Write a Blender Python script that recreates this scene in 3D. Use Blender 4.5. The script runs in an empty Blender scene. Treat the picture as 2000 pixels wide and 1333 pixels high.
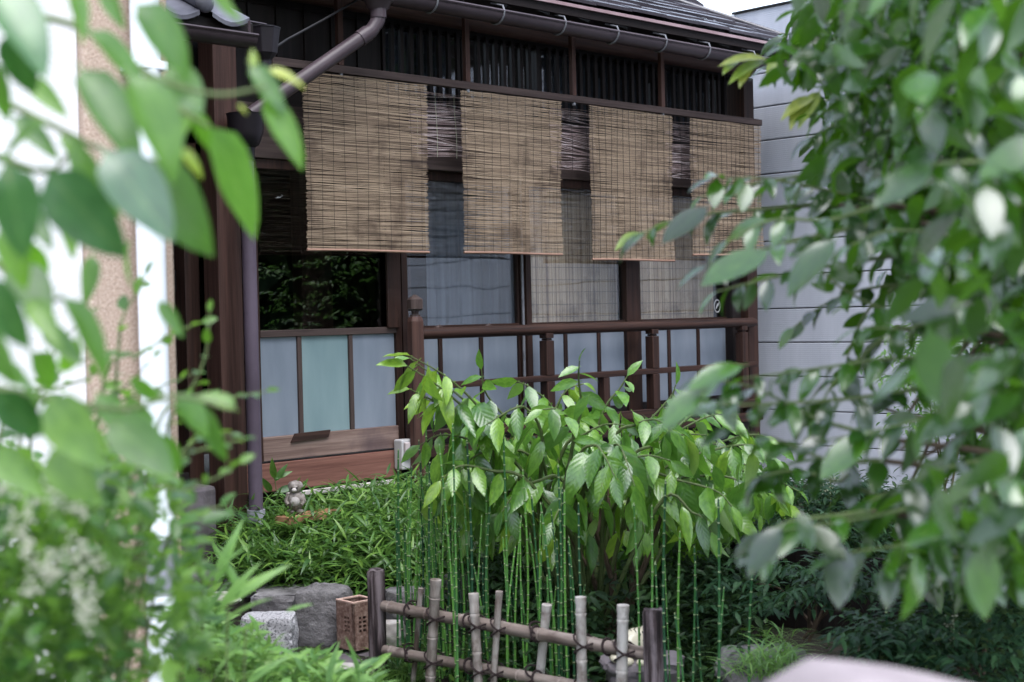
import bpy, math, random
import numpy as np
from mathutils import Vector, Matrix, noise

# ------------------------------------------------------------------ camera, world, sun, exposure
SC = bpy.context.scene
COL = SC.collection
F_PX, CX, CY = 2820.0, 1000.0, 666.5
HEAD, PITCH, ROLL, EYE = math.radians(45.8), math.radians(-1.05), math.radians(1.36), 1.45
_h = Vector((math.cos(HEAD), math.sin(HEAD), 0))
_r = Vector((math.sin(HEAD), -math.cos(HEAD), 0))
_f = (_h * math.cos(PITCH) + Vector((0, 0, 1)) * math.sin(PITCH)).normalized()
_u = _r.cross(_f).normalized()
RIGHT = _r * math.cos(ROLL) - _u * math.sin(ROLL)
UP = _u * math.cos(ROLL) + _r * math.sin(ROLL)
FWD = _f
CAM = Vector((0, 0, EYE))
cam_data = bpy.data.cameras.new('camera')
cam = bpy.data.objects.new('camera', cam_data)
COL.objects.link(cam)
cam_data.sensor_width = 36.0
cam_data.lens = F_PX / 2000 * 36
cam_data.clip_start, cam_data.clip_end = 0.05, 1000
cam_data.dof.use_dof = True
cam_data.dof.focus_distance = 6.9
cam_data.dof.aperture_fstop = 3.6
cam_data.dof.aperture_blades = 9
cam.matrix_world = Matrix.Translation(CAM) @ Matrix((RIGHT, UP, -FWD)).transposed().to_4x4()
SC.camera = cam

SUN_EL, SUN_ROT = math.radians(66), math.radians(200)
world = bpy.data.worlds.new('World'); SC.world = world; world.use_nodes = True
wn, wl = world.node_tree.nodes, world.node_tree.links
wn.clear()
sky = wn.new('ShaderNodeTexSky'); sky.sky_type = 'NISHITA'; sky.sun_disc = False
sky.sun_elevation, sky.sun_rotation = SUN_EL, SUN_ROT
sky.air_density, sky.dust_density, sky.ozone_density = 1.0, 1.0, 3.0
hs = wn.new('ShaderNodeHueSaturation'); hs.inputs['Saturation'].default_value = 0.5
bgn = wn.new('ShaderNodeBackground'); bgn.inputs['Strength'].default_value = 0.15
wo = wn.new('ShaderNodeOutputWorld')
wl.new(sky.outputs[0], hs.inputs['Color']); wl.new(hs.outputs[0], bgn.inputs['Color']); wl.new(bgn.outputs[0], wo.inputs['Surface'])
sd = bpy.data.lights.new('sun', 'SUN'); sd.energy = 1.1; sd.angle = math.radians(50); sd.color = (1.0, 0.997, 0.99)
sun = bpy.data.objects.new('sun', sd); COL.objects.link(sun)
# the sun stands behind the camera, high in a white overcast sky
_az = math.radians(225 + 25)
_sd = Vector((math.cos(_az) * math.cos(SUN_EL), math.sin(_az) * math.cos(SUN_EL), math.sin(SUN_EL)))
sun.rotation_euler = _sd.to_track_quat('Z', 'Y').to_euler()
sky.sun_rotation = math.atan2(_sd.x, _sd.y)
SC.view_settings.view_transform = 'Standard'
SC.view_settings.look = 'None'
SC.view_settings.gamma = 1.0
SC.view_settings.use_curve_mapping = False
SC.view_settings.exposure = 2.25
SC.cycles.use_denoising = True
SC.cycles.max_bounces = 8
SC.cycles.transparent_max_bounces = 16
SC.cycles.sample_clamp_indirect = 6

# ------------------------------------------------------------------ coordinates
def ray(px, py):
    return RIGHT * ((px - CX) / F_PX) + UP * (-(py - CY) / F_PX) + FWD
def at(px, py, d):
    return CAM + ray(px, py) * d
def on_y(px, py, y):
    r = ray(px, py); return CAM + r * (y / r.y)
def on_x(px, py, x):
    r = ray(px, py); return CAM + r * (x / r.x)
def on_z(px, py, z):
    r = ray(px, py); return CAM + r * ((z - EYE) / r.z)
def fx(px, y, py=640):
    return on_y(px, py, y).x
def sstep(a, b, t):
    t = max(0.0, min(1.0, (t - a) / (b - a))); return t * t * (3 - 2 * t)

# ------------------------------------------------------------------ materials
def newmat(name):
    m = bpy.data.materials.new(name); m.use_nodes = True
    nt = m.node_tree; nt.nodes.clear()
    out = nt.nodes.new('ShaderNodeOutputMaterial')
    return m, nt, out
def nd(nt, typ, **kw):
    n = nt.nodes.new(typ)
    for k, v in kw.items():
        if k in n.inputs.keys(): n.inputs[k].default_value = v
        else: setattr(n, k, v)
    return n
def ramp(nt, cols, pos=None):
    n = nt.nodes.new('ShaderNodeValToRGB'); cr = n.color_ramp
    pos = pos or [i / (len(cols) - 1) for i in range(len(cols))]
    while len(cr.elements) < len(cols): cr.elements.new(0.5)
    for e, p, c in zip(cr.elements, pos, cols):
        e.position = p; e.color = (*c, 1)
    return n
def math_(nt, op, a, b=None):
    n = nt.nodes.new('ShaderNodeMath'); n.operation = op
    for i, v in enumerate((a, b)):
        if v is None: continue
        if isinstance(v, (int, float)): n.inputs[i].default_value = v
        else: nt.links.new(v, n.inputs[i])
    return n.outputs[0]

def noisy(name, cols, scale=(5, 5, 5), detail=6, rough=0.6, bump=0.3, bscale=None, pos=None, spec=0.22, dist=0.003, rand=0.0, coat=0.0, dirt=None):
    """A surface whose colour runs along a stretched noise, with a relief of its own."""
    m, nt, out = newmat(name)
    L = nt.links
    tc = nd(nt, 'ShaderNodeTexCoord'); mp = nd(nt, 'ShaderNodeMapping'); mp.inputs['Scale'].default_value = scale
    L.new(tc.outputs['Object'], mp.inputs['Vector'])
    ns = nd(nt, 'ShaderNodeTexNoise', Scale=1.0, Detail=detail, Roughness=0.62)
    L.new(mp.outputs[0], ns.inputs['Vector'])
    fac = ns.outputs['Fac']
    if rand:
        oi = nd(nt, 'ShaderNodeObjectInfo')
        fac = math_(nt, 'ADD', fac, math_(nt, 'MULTIPLY', math_(nt, 'SUBTRACT', oi.outputs['Random'], 0.5), rand))
    rp = ramp(nt, cols, pos or [0.3, 0.7] if len(cols) == 2 else pos); L.new(fac, rp.inputs[0])
    bs = nd(nt, 'ShaderNodeBsdfPrincipled', Roughness=rough)
    bs.inputs['Specular IOR Level'].default_value = spec
    bs.inputs['Coat Weight'].default_value = coat
    col = rp.outputs[0]
    if dirt:
        n2 = nd(nt, 'ShaderNodeTexNoise', Scale=dirt[0], Detail=5.0, Roughness=0.6); L.new(tc.outputs['Object'], n2.inputs['Vector'])
        r2 = ramp(nt, [(0, 0, 0), (1, 1, 1)], [dirt[1], dirt[1] + 0.18]); L.new(n2.outputs['Fac'], r2.inputs[0])
        mx = nt.nodes.new('ShaderNodeMix'); mx.data_type = 'RGBA'
        L.new(math_(nt, 'MULTIPLY', r2.outputs[0], dirt[3] if len(dirt) > 3 else 0.8), mx.inputs['Factor']); L.new(col, mx.inputs['A']); mx.inputs['B'].default_value = (*dirt[2], 1)
        col = mx.outputs['Result']
    L.new(col, bs.inputs['Base Color'])
    if bump:
        if bscale:
            n3 = nd(nt, 'ShaderNodeTexNoise', Scale=bscale, Detail=6.0, Roughness=0.65); L.new(tc.outputs['Object'], n3.inputs['Vector']); hsrc = n3.outputs['Fac']
        else: hsrc = ns.outputs['Fac']
        bp = nd(nt, 'ShaderNodeBump', Strength=bump, Distance=dist); L.new(hsrc, bp.inputs['Height']); L.new(bp.outputs[0], bs.inputs['Normal'])
    L.new(bs.outputs[0], out.inputs['Surface'])
    return m

def wood(name, c1, c2, axis='z', rough=0.6, **kw):
    s = {'x': (1.6, 45, 45), 'y': (45, 1.6, 45), 'z': (45, 45, 1.6)}[axis]
    return noisy(name, [c1, c2], s, detail=8, rough=rough, bump=0.5, **kw)

PUR1, PUR2 = (0.009, 0.005, 0.0045), (0.045, 0.021, 0.015)
M = {}
for ax in 'xyz':
    M['wood_' + ax] = wood('dark_reddish_wood_' + ax, PUR1, PUR2, ax, rough=0.5)
    M['beam_' + ax] = wood('weathered_brown_wood_' + ax, (0.022, 0.014, 0.013), (0.075, 0.052, 0.047), ax, rough=0.62)
    M['red_' + ax] = wood('reddish_wood_' + ax, (0.022, 0.011, 0.009), (0.078, 0.039, 0.031), ax, rough=0.55, rand=0.3)
    M['black_' + ax] = wood('black_stained_wood_' + ax, (0.006, 0.0045, 0.0045), (0.016, 0.011, 0.011), ax, rough=0.6)
M['board'] = wood('faded_sill_board', (0.10, 0.06, 0.05), (0.25, 0.175, 0.15), 'x', rough=0.7, dirt=(2.2, 0.52, (0.075, 0.05, 0.055)))
M['redboard'] = wood('reddish_skirting_board', (0.09, 0.036, 0.028), (0.23, 0.11, 0.085), 'x', rough=0.62)
M['silver'] = noisy('silvered_post_wood', [(0.012, 0.009, 0.01), (0.05, 0.036, 0.038), (0.17, 0.14, 0.15)], (30, 30, 2.2), detail=9, rough=0.85, bump=0.9, pos=[0.42, 0.5, 0.58], dist=0.006, dirt=(9, 0.56, (0.012, 0.009, 0.01)))
M['rope'] = noisy('dark_rope', [(0.012, 0.008, 0.009), (0.045, 0.03, 0.03)], (200, 200, 200), rough=0.9)
M['bamboo'] = noisy('weathered_bamboo', [(0.10, 0.075, 0.06), (0.33, 0.29, 0.27), (0.50, 0.47, 0.45)], (22, 22, 5), detail=6, rough=0.5, bump=0.2, pos=[0.28, 0.5, 0.72], rand=0.3, dirt=(16, 0.53, (0.085, 0.05, 0.04)))
M['bamboo_rail'] = noisy('grey_brown_bamboo_rail', [(0.08, 0.058, 0.05), (0.22, 0.175, 0.155), (0.36, 0.31, 0.28)], (22, 3, 22), detail=6, rough=0.5, bump=0.2, pos=[0.28, 0.5, 0.72], dirt=(12, 0.56, (0.07, 0.045, 0.042)))
M['gutter'] = noisy('brown_gutter_plastic', [(0.035, 0.025, 0.03), (0.07, 0.052, 0.06)], (3, 3, 3), rough=0.38, bump=0.05, dirt=(6, 0.58, (0.045, 0.03, 0.03), 0.5))
M['pipe'] = noisy('mauve_brown_pipe', [(0.06, 0.045, 0.062), (0.11, 0.085, 0.115)], (2, 2, 2), rough=0.42, bump=0.05, dirt=(9, 0.6, (0.06, 0.04, 0.045), 0.5))
M['zinc'] = noisy('galvanised_strap', [(0.10, 0.10, 0.11), (0.2, 0.2, 0.22)], (30, 30, 30), rough=0.35, bump=0)
M['shingle'] = noisy('dark_metal_shingle', [(0.016, 0.014, 0.018), (0.06, 0.052, 0.062)], (1.2, 9, 9), rough=0.24, bump=0.25, bscale=30, dist=0.004, spec=0.6)
M['fascia'] = noisy('pinkish_metal_edge', [(0.20, 0.13, 0.14), (0.34, 0.25, 0.27)], (4, 4, 4), rough=0.4, bump=0.1)
M['tile'] = noisy('grey_glazed_tile', [(0.055, 0.055, 0.068), (0.13, 0.13, 0.155)], (6, 6, 6), rough=0.36, bump=0.1)
M['pvc'] = noisy('white_pvc', [(0.62, 0.64, 0.68), (0.74, 0.76, 0.8)], (2, 2, 2), rough=0.35, bump=0)
M['pvc_grey'] = noisy('grey_pvc', [(0.22, 0.22, 0.26), (0.3, 0.3, 0.34)], (2, 2, 2), rough=0.45, bump=0)
M['stucco'] = noisy('white_stucco', [(0.66, 0.64, 0.66), (0.8, 0.78, 0.8)], (3, 3, 3), rough=0.9, bump=0.9, bscale=120, dist=0.006)
M['pebble'] = noisy('beige_pebbledash', [(0.27, 0.185, 0.14), (0.46, 0.345, 0.275), (0.6, 0.49, 0.41)], (190, 190, 190), detail=3, rough=0.9, bump=1.0, bscale=150, dist=0.008, pos=[0.3, 0.5, 0.7])
M['plaster'] = noisy('aged_beige_plaster', [(0.22, 0.19, 0.18), (0.33, 0.29, 0.27)], (4, 4, 4), rough=0.9, bump=0.2, bscale=90)
M['soil'] = noisy('dark_garden_soil', [(0.006, 0.005, 0.004), (0.02, 0.0165, 0.013), (0.042, 0.035, 0.028)], (9, 9, 9), detail=9, rough=0.95, bump=0.9, bscale=45, dist=0.02, pos=[0.3, 0.52, 0.75], dirt=(3.5, 0.52, (0.02, 0.032, 0.010)))
M['rock'] = noisy('grey_garden_rock', [(0.05, 0.046, 0.048), (0.18, 0.17, 0.175), (0.36, 0.345, 0.355)], (7, 7, 11), detail=10, rough=0.8, bump=0.9, bscale=26, dist=0.02, pos=[0.3, 0.52, 0.72], rand=0.2, dirt=(6, 0.57, (0.045, 0.05, 0.028), 0.7))
M['granite'] = noisy('white_speckled_granite', [(0.10, 0.10, 0.11), (0.34, 0.33, 0.35), (0.46, 0.45, 0.47)], (130, 130, 130), detail=2, rough=0.75, bump=0.3, pos=[0.36, 0.47, 0.65])
M['flag'] = noisy('slate_flagstone', [(0.07, 0.06, 0.07), (0.19, 0.165, 0.18)], (6, 6, 6), detail=9, rough=0.75, bump=0.5, bscale=30, dist=0.01, rand=0.25, dirt=(5, 0.56, (0.06, 0.06, 0.045), 0.6))
M['pale_stone'] = noisy('pale_stone', [(0.30, 0.27, 0.26), (0.56, 0.52, 0.50)], (14, 14, 14), rough=0.85, bump=0.4, rand=0.2)
M['clay'] = noisy('red_brown_speckled_clay', [(0.10, 0.052, 0.042), (0.21, 0.13, 0.105), (0.36, 0.26, 0.22)], (60, 60, 60), detail=5, rough=0.85, bump=0.6, bscale=70, dist=0.006, pos=[0.28, 0.5, 0.72])
M['clay_rim'] = noisy('pale_worn_clay', [(0.36, 0.22, 0.18), (0.55, 0.40, 0.34)], (40, 40, 40), rough=0.85, bump=0.2)
M['brick'] = noisy('orange_paver', [(0.34, 0.16, 0.09), (0.40, 0.22, 0.14)], (20, 20, 20), rough=0.85, bump=0.3)
M['cream'] = noisy('cream_glaze', [(0.52, 0.47, 0.36), (0.70, 0.65, 0.52)], (12, 12, 12), rough=0.3, bump=0.1, coat=0.3)
M['ink'] = noisy('dark_painted_line', [(0.007, 0.007, 0.008), (0.016, 0.015, 0.016)], (10, 10, 10), rough=0.5, bump=0)
M['tanuki'] = noisy('grey_stoneware', [(0.05, 0.042, 0.037), (0.17, 0.145, 0.13), (0.32, 0.29, 0.28)], (40, 40, 40), rough=0.55, bump=0.3, pos=[0.3, 0.5, 0.7])
M['straw'] = noisy('straw_hat_clay', [(0.26, 0.18, 0.10), (0.5, 0.38, 0.25)], (50, 50, 50), rough=0.8, bump=0.3)
M['hopper'] = noisy('black_purple_plastic', [(0.012, 0.010, 0.013), (0.026, 0.021, 0.027)], (4, 4, 4), rough=0.4, bump=0)
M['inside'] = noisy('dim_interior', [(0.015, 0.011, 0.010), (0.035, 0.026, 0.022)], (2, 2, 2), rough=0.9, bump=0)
M['curtain'] = noisy('slate_curtain', [(0.025, 0.028, 0.036), (0.07, 0.076, 0.095)], (26, 26, 0.6), rough=0.95, bump=0.2)
M['curtain2'] = noisy('grey_lace_curtain', [(0.16, 0.17, 0.20), (0.27, 0.28, 0.32)], (30, 30, 0.6), rough=0.95, bump=0.2)
M['pinkstone'] = noisy('pale_pink_coping', [(0.17, 0.145, 0.155), (0.27, 0.235, 0.245)], (10, 10, 10), rough=0.7, bump=0.2)
M['white'] = noisy('white_plastic', [(0.36, 0.35, 0.36), (0.45, 0.44, 0.44)], (6, 6, 6), rough=0.4, bump=0)
M['pinkplastic'] = noisy('pinkish_plastic_cover', [(0.40, 0.34, 0.34), (0.5, 0.43, 0.43)], (6, 6, 6), rough=0.4, bump=0)
M['bark'] = noisy('brown_bark', [(0.04, 0.028, 0.02), (0.12, 0.085, 0.06)], (30, 30, 6), rough=0.9, bump=0.6)
M['twig'] = noisy('green_twig', [(0.06, 0.09, 0.03), (0.12, 0.15, 0.06)], (30, 30, 30), rough=0.6, bump=0)
M['petal'] = noisy('cream_petal', [(0.26, 0.28, 0.18), (0.42, 0.42, 0.33)], (90, 90, 90), rough=0.7, bump=0)
M['purlin'] = wood('reddish_log', (0.03, 0.014, 0.012), (0.09, 0.045, 0.037), 'x', rough=0.6)

def siding_mat():
    m, nt, out = newmat('embossed_grey_siding'); L = nt.links
    tc = nd(nt, 'ShaderNodeTexCoord')
    w = []
    for d in ('Y', 'Z'):
        n = nd(nt, 'ShaderNodeTexWave', wave_type='BANDS', bands_direction=d, Scale=22.0, Distortion=0.6)
        n.inputs['Detail Scale'].default_value = 8
        L.new(tc.outputs['Object'], n.inputs['Vector']); w.append(n.outputs['Fac'])
    hgt = math_(nt, 'MULTIPLY', w[0], w[1])
    mps = nd(nt, 'ShaderNodeMapping'); mps.inputs['Scale'].default_value = (3, 5, 0.7); L.new(tc.outputs['Object'], mps.inputs['Vector'])
    n2 = nd(nt, 'ShaderNodeTexNoise', Scale=1.0, Detail=7.0, Roughness=0.65); L.new(mps.outputs[0], n2.inputs['Vector'])
    rp = ramp(nt, [(0.36, 0.37, 0.42), (0.46, 0.47, 0.52)], [0.3, 0.7]); L.new(n2.outputs['Fac'], rp.inputs[0])
    bs = nd(nt, 'ShaderNodeBsdfPrincipled', Roughness=0.55); L.new(rp.outputs[0], bs.inputs['Base Color'])
    bp = nd(nt, 'ShaderNodeBump', Strength=0.35, Distance=0.004); L.new(hgt, bp.inputs['Height']); L.new(bp.outputs[0], bs.inputs['Normal'])
    L.new(bs.outputs[0], out.inputs['Surface']); return m
M['siding'] = siding_mat()

def frosted_mat(name, c1, c2):
    m, nt, out = newmat(name); L = nt.links
    tc = nd(nt, 'ShaderNodeTexCoord'); mp = nd(nt, 'ShaderNodeMapping'); mp.inputs['Scale'].default_value = (7, 7, 1.6); L.new(tc.outputs['Object'], mp.inputs['Vector']); ns = nd(nt, 'ShaderNodeTexNoise', Scale=1.0, Detail=5.0); L.new(mp.outputs[0], ns.inputs['Vector'])
    rp = ramp(nt, [c1, c2], [0.35, 0.65]); L.new(ns.outputs['Fac'], rp.inputs[0])
    bs = nd(nt, 'ShaderNodeBsdfPrincipled', Roughness=0.3); L.new(rp.outputs[0], bs.inputs['Base Color'])
    bs.inputs['Specular IOR Level'].default_value = 0.6
    L.new(bs.outputs[0], out.inputs['Surface']); return m
M['frost'] = frosted_mat('frosted_glass_mauve', (0.135, 0.16, 0.20), (0.19, 0.215, 0.26))
M['frost_teal'] = frosted_mat('frosted_glass_teal', (0.135, 0.20, 0.215), (0.185, 0.255, 0.27))

def glass_mat():
    m, nt, out = newmat('clear_window_glass'); L = nt.links
    tr = nd(nt, 'ShaderNodeBsdfTransparent'); tr.inputs[0].default_value = (0.9, 0.93, 0.95, 1)
    gl = nd(nt, 'ShaderNodeBsdfGlossy', Roughness=0.015)
    tc = nd(nt, 'ShaderNodeTexCoord'); ns = nd(nt, 'ShaderNodeTexNoise', Scale=3.0, Detail=1.0); L.new(tc.outputs['Object'], ns.inputs['Vector'])
    bp = nd(nt, 'ShaderNodeBump', Strength=0.25, Distance=0.006); L.new(ns.outputs['Fac'], bp.inputs['Height']); L.new(bp.outputs[0], gl.inputs['Normal'])
    geo = nd(nt, 'ShaderNodeNewGeometry'); vd = nd(nt, 'ShaderNodeVectorMath', operation='DOT_PRODUCT')
    L.new(geo.outputs['Normal'], vd.inputs[0]); L.new(geo.outputs['Incoming'], vd.inputs[1])
    sch = math_(nt, 'POWER', math_(nt, 'SUBTRACT', 1.0, math_(nt, 'ABSOLUTE', vd.outputs['Value'])), 5.0)
    fac = math_(nt, 'ADD', math_(nt, 'MULTIPLY', sch, 0.9), 0.11)
    mx = nd(nt, 'ShaderNodeMixShader'); L.new(fac, mx.inputs[0]); L.new(tr.outputs[0], mx.inputs[1]); L.new(gl.outputs[0], mx.inputs[2])
    L.new(mx.outputs[0], out.inputs['Surface']); return m
M['glass'] = glass_mat()

def tint_mat(name, cols, rough=0.8, transl=0.0):
    m, nt, out = newmat(name); L = nt.links
    a = nd(nt, 'ShaderNodeAttribute', attribute_name='tint')
    rp = ramp(nt, cols); L.new(a.outputs['Fac'], rp.inputs[0])
    col = rp.outputs[0]
    tc = nd(nt, 'ShaderNodeTexCoord'); n2 = nd(nt, 'ShaderNodeTexNoise', Scale=3.2, Detail=4.0, Roughness=0.6); L.new(tc.outputs['Object'], n2.inputs['Vector'])
    r2 = ramp(nt, [(0.42, 0.38, 0.36), (1, 1, 1)], [0.34, 0.47]); L.new(n2.outputs['Fac'], r2.inputs[0])
    mx = nt.nodes.new('ShaderNodeMix'); mx.data_type = 'RGBA'; mx.blend_type = 'MULTIPLY'; mx.inputs['Factor'].default_value = 1
    L.new(col, mx.inputs['A']); L.new(r2.outputs[0], mx.inputs['B'])
    bs = nd(nt, 'ShaderNodeBsdfPrincipled', Roughness=rough); L.new(mx.outputs['Result'], bs.inputs['Base Color'])
    L.new(bs.outputs[0], out.inputs['Surface']); return m
M['reed'] = tint_mat('split_reed', [(0.085, 0.056, 0.036), (0.20, 0.142, 0.095), (0.32, 0.24, 0.168)])
M['reed_brown'] = tint_mat('old_brown_reed', [(0.06, 0.04, 0.042), (0.24, 0.17, 0.165), (0.55, 0.47, 0.47)])
M['reed_tan'] = tint_mat('tan_interior_reed', [(0.26, 0.16, 0.10), (0.55, 0.38, 0.25), (0.7, 0.52, 0.36)])

def leaf_mat(name, cols, trans=(0.2, 0.42, 0.05), rough=0.34, tw=0.33, vein=1.0, bump=0.0, under=(0.12, 0.19, 0.07), spec=0.5):
    m, nt, out = newmat(name); L = nt.links
    a = nd(nt, 'ShaderNodeAttribute', attribute_name='tint'); oi = nd(nt, 'ShaderNodeObjectInfo')
    t = math_(nt, 'FRACT', math_(nt, 'ADD', a.outputs['Fac'], oi.outputs['Random']))
    rp = ramp(nt, cols); L.new(t, rp.inputs[0])
    uv = nd(nt, 'ShaderNodeUVMap'); sp = nd(nt, 'ShaderNodeSeparateXYZ'); L.new(uv.outputs[0], sp.inputs[0])
    ax = math_(nt, 'ABSOLUTE', math_(nt, 'SUBTRACT', sp.outputs[0], 0.5))
    rib = math_(nt, 'LESS_THAN', ax, 0.022)
    sv = math_(nt, 'SINE', math_(nt, 'MULTIPLY', math_(nt, 'SUBTRACT', sp.outputs[1], math_(nt, 'MULTIPLY', ax, 0.55)), 50.0))
    vn = math_(nt, 'MULTIPLY', math_(nt, 'GREATER_THAN', sv, 0.93), 0.35 * vein)
    vf = math_(nt, 'MAXIMUM', math_(nt, 'MULTIPLY', rib, 0.6 * vein), vn)
    mx = nt.nodes.new('ShaderNodeMix'); mx.data_type = 'RGBA'; L.new(vf, mx.inputs['Factor']); L.new(rp.outputs[0], mx.inputs['A'])
    mx.inputs['B'].default_value = (0.24, 0.36, 0.12, 1)
    tco = nd(nt, 'ShaderNodeTexCoord'); sn = nd(nt, 'ShaderNodeTexNoise', Scale=38.0, Detail=3.0); L.new(tco.outputs['Object'], sn.inputs['Vector'])
    cmb = nd(nt, 'ShaderNodeCombineXYZ'); L.new(sp.outputs[0], cmb.inputs[0]); L.new(sp.outputs[1], cmb.inputs[1]); L.new(math_(nt, 'MULTIPLY', t, 37.0), cmb.inputs[2])
    sn2 = nd(nt, 'ShaderNodeTexNoise', Scale=5.0, Detail=4.0, Roughness=0.6); L.new(cmb.outputs[0], sn2.inputs['Vector'])
    mot = nt.nodes.new('ShaderNodeMix'); mot.data_type = 'RGBA'; mot.blend_type = 'MULTIPLY'; mot.inputs['Factor'].default_value = 1.0
    rm = ramp(nt, [(0.62, 0.68, 0.6), (1.25, 1.15, 1.0)], [0.35, 0.65]); L.new(sn2.outputs['Fac'], rm.inputs[0]); L.new(mx.outputs['Result'], mot.inputs['A']); L.new(rm.outputs[0], mot.inputs['B'])
    spot = nt.nodes.new('ShaderNodeMix'); spot.data_type = 'RGBA'; L.new(math_(nt, 'MULTIPLY', math_(nt, 'GREATER_THAN', sn2.outputs['Fac'], 0.70), 0.7), spot.inputs['Factor']); L.new(mot.outputs['Result'], spot.inputs['A']); spot.inputs['B'].default_value = (0.13, 0.10, 0.03, 1)
    mx = spot
    geo = nd(nt, 'ShaderNodeNewGeometry')
    m2 = nt.nodes.new('ShaderNodeMix'); m2.data_type = 'RGBA'; L.new(math_(nt, 'MULTIPLY', geo.outputs['Backfacing'], 0.6), m2.inputs['Factor']); L.new(mx.outputs['Result'], m2.inputs['A'])
    m2.inputs['B'].default_value = (*under, 1)
    bs = nd(nt, 'ShaderNodeBsdfPrincipled'); bs.inputs['Specular IOR Level'].default_value = spec
    L.new(m2.outputs['Result'], bs.inputs['Base Color'])
    L.new(math_(nt, 'ADD', math_(nt, 'MULTIPLY', geo.outputs['Backfacing'], 0.3), rough), bs.inputs['Roughness'])
    if bump:
        bp = nd(nt, 'ShaderNodeBump', Strength=bump, Distance=0.002); L.new(sv, bp.inputs['Height']); L.new(bp.outputs[0], bs.inputs['Normal'])
    tb = nd(nt, 'ShaderNodeBsdfTranslucent')
    m3 = nt.nodes.new('ShaderNodeMix'); m3.data_type = 'RGBA'; m3.inputs['Factor'].default_value = 0.55
    L.new(m2.outputs['Result'], m3.inputs['A']); m3.inputs['B'].default_value = (*trans, 1)
    L.new(m3.outputs['Result'], tb.inputs[0])
    ms = nd(nt, 'ShaderNodeMixShader'); ms.inputs[0].default_value = tw
    L.new(bs.outputs[0], ms.inputs[1]); L.new(tb.outputs[0], ms.inputs[2]); L.new(ms.outputs[0], out.inputs['Surface'])
    return m
M['leaf_left'] = leaf_mat('thin_green_leaf', [(0.025, 0.075, 0.022), (0.05, 0.13, 0.026), (0.12, 0.24, 0.03)], trans=(0.26, 0.66, 0.03), tw=0.5, vein=0.3, rough=.4, spec=.8)
M['leaf_left_dark'] = leaf_mat('dark_heart_leaf', [(0.010, 0.045, 0.022), (0.022, 0.075, 0.032), (0.045, 0.13, 0.04)], trans=(0.12, 0.42, 0.03), tw=0.28, vein=0.3, rough=.33, spec=.9)
M['leaf_young'] = leaf_mat('yellow_green_young_leaf', [(0.16, 0.26, 0.05), (0.24, 0.34, 0.06), (0.33, 0.36, 0.08)], trans=(0.45, 0.6, 0.08), tw=0.45, vein=0.3)
M['leaf_right'] = leaf_mat('glossy_dark_leaf', [(0.003, 0.016, 0.004), (0.011, 0.044, 0.008), (0.04, 0.12, 0.013)], trans=(0.24, 0.62, 0.01), rough=0.2, tw=0.26, vein=0.1, under=(0.010, 0.045, 0.006), spec=0.9)
M['leaf_mid'] = leaf_mat('broad_veined_leaf', [(0.045, 0.13, 0.028), (0.11, 0.26, 0.04), (0.19, 0.38, 0.05)], trans=(0.26, 0.58, 0.06), rough=0.27, tw=0.33, vein=0.22, bump=0.12, spec=0.85)
M['leaf_mid_young'] = leaf_mat('fresh_lime_leaf', [(0.14, 0.30, 0.035), (0.21, 0.40, 0.045), (0.29, 0.48, 0.06)], trans=(0.42, 0.68, 0.07), rough=0.3, tw=0.38, vein=0.25, bump=0.12, spec=0.8)
M['conifer'] = leaf_mat('near_black_conifer_spray', [(0.003, 0.008, 0.004), (0.006, 0.015, 0.007), (0.010, 0.024, 0.010)], trans=(0.01, 0.03, 0.01), rough=0.8, tw=0.05, vein=0.0, spec=.05)  # near black so the added evergreens reflect dark in the glass
M['privet'] = leaf_mat('small_privet_leaf', [(0.016, 0.058, 0.016), (0.042, 0.12, 0.024), (0.12, 0.24, 0.03)], trans=(0.26, 0.58, 0.03), tw=0.38, vein=0.2, rough=.35)
M['sasa'] = leaf_mat('dwarf_bamboo_blade', [(0.03, 0.09, 0.022), (0.07, 0.165, 0.032), (0.14, 0.26, 0.045)], trans=(0.16, 0.38, 0.05), rough=0.42, tw=0.28, vein=0.0)
M['weed'] = leaf_mat('light_green_weed', [(0.06, 0.15, 0.045), (0.11, 0.24, 0.06), (0.2, 0.36, 0.10)], trans=(0.3, 0.58, 0.1), rough=0.45, tw=0.35, vein=0.0)
M['nandina'] = leaf_mat('blue_green_leaflet', [(0.008, 0.026, 0.014), (0.016, 0.048, 0.024), (0.035, 0.085, 0.038)], trans=(0.04, 0.15, 0.04), rough=0.45, tw=0.12, vein=0.0, spec=.14)
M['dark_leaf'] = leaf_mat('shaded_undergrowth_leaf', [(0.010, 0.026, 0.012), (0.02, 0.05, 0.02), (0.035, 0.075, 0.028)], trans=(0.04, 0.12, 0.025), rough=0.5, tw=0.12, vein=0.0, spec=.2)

def horsetail_mats():
    a = noisy('horsetail_green', [(0.012, 0.055, 0.024), (0.032, 0.115, 0.032), (0.09, 0.23, 0.04)], (9, 9, 3), rough=0.42, bump=0.1, pos=[0.3, 0.5, 0.7], rand=0.5)
    b = noisy('horsetail_node', [(0.16, 0.24, 0.09), (0.40, 0.46, 0.28)], (60, 60, 60), rough=0.6, bump=0)
    return a, b
M['stem'], M['node'] = horsetail_mats()
M['node_dark'] = noisy('horsetail_sheath', [(0.02, 0.03, 0.02), (0.04, 0.06, 0.035)], (60, 60, 60), rough=0.7, bump=0)

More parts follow.
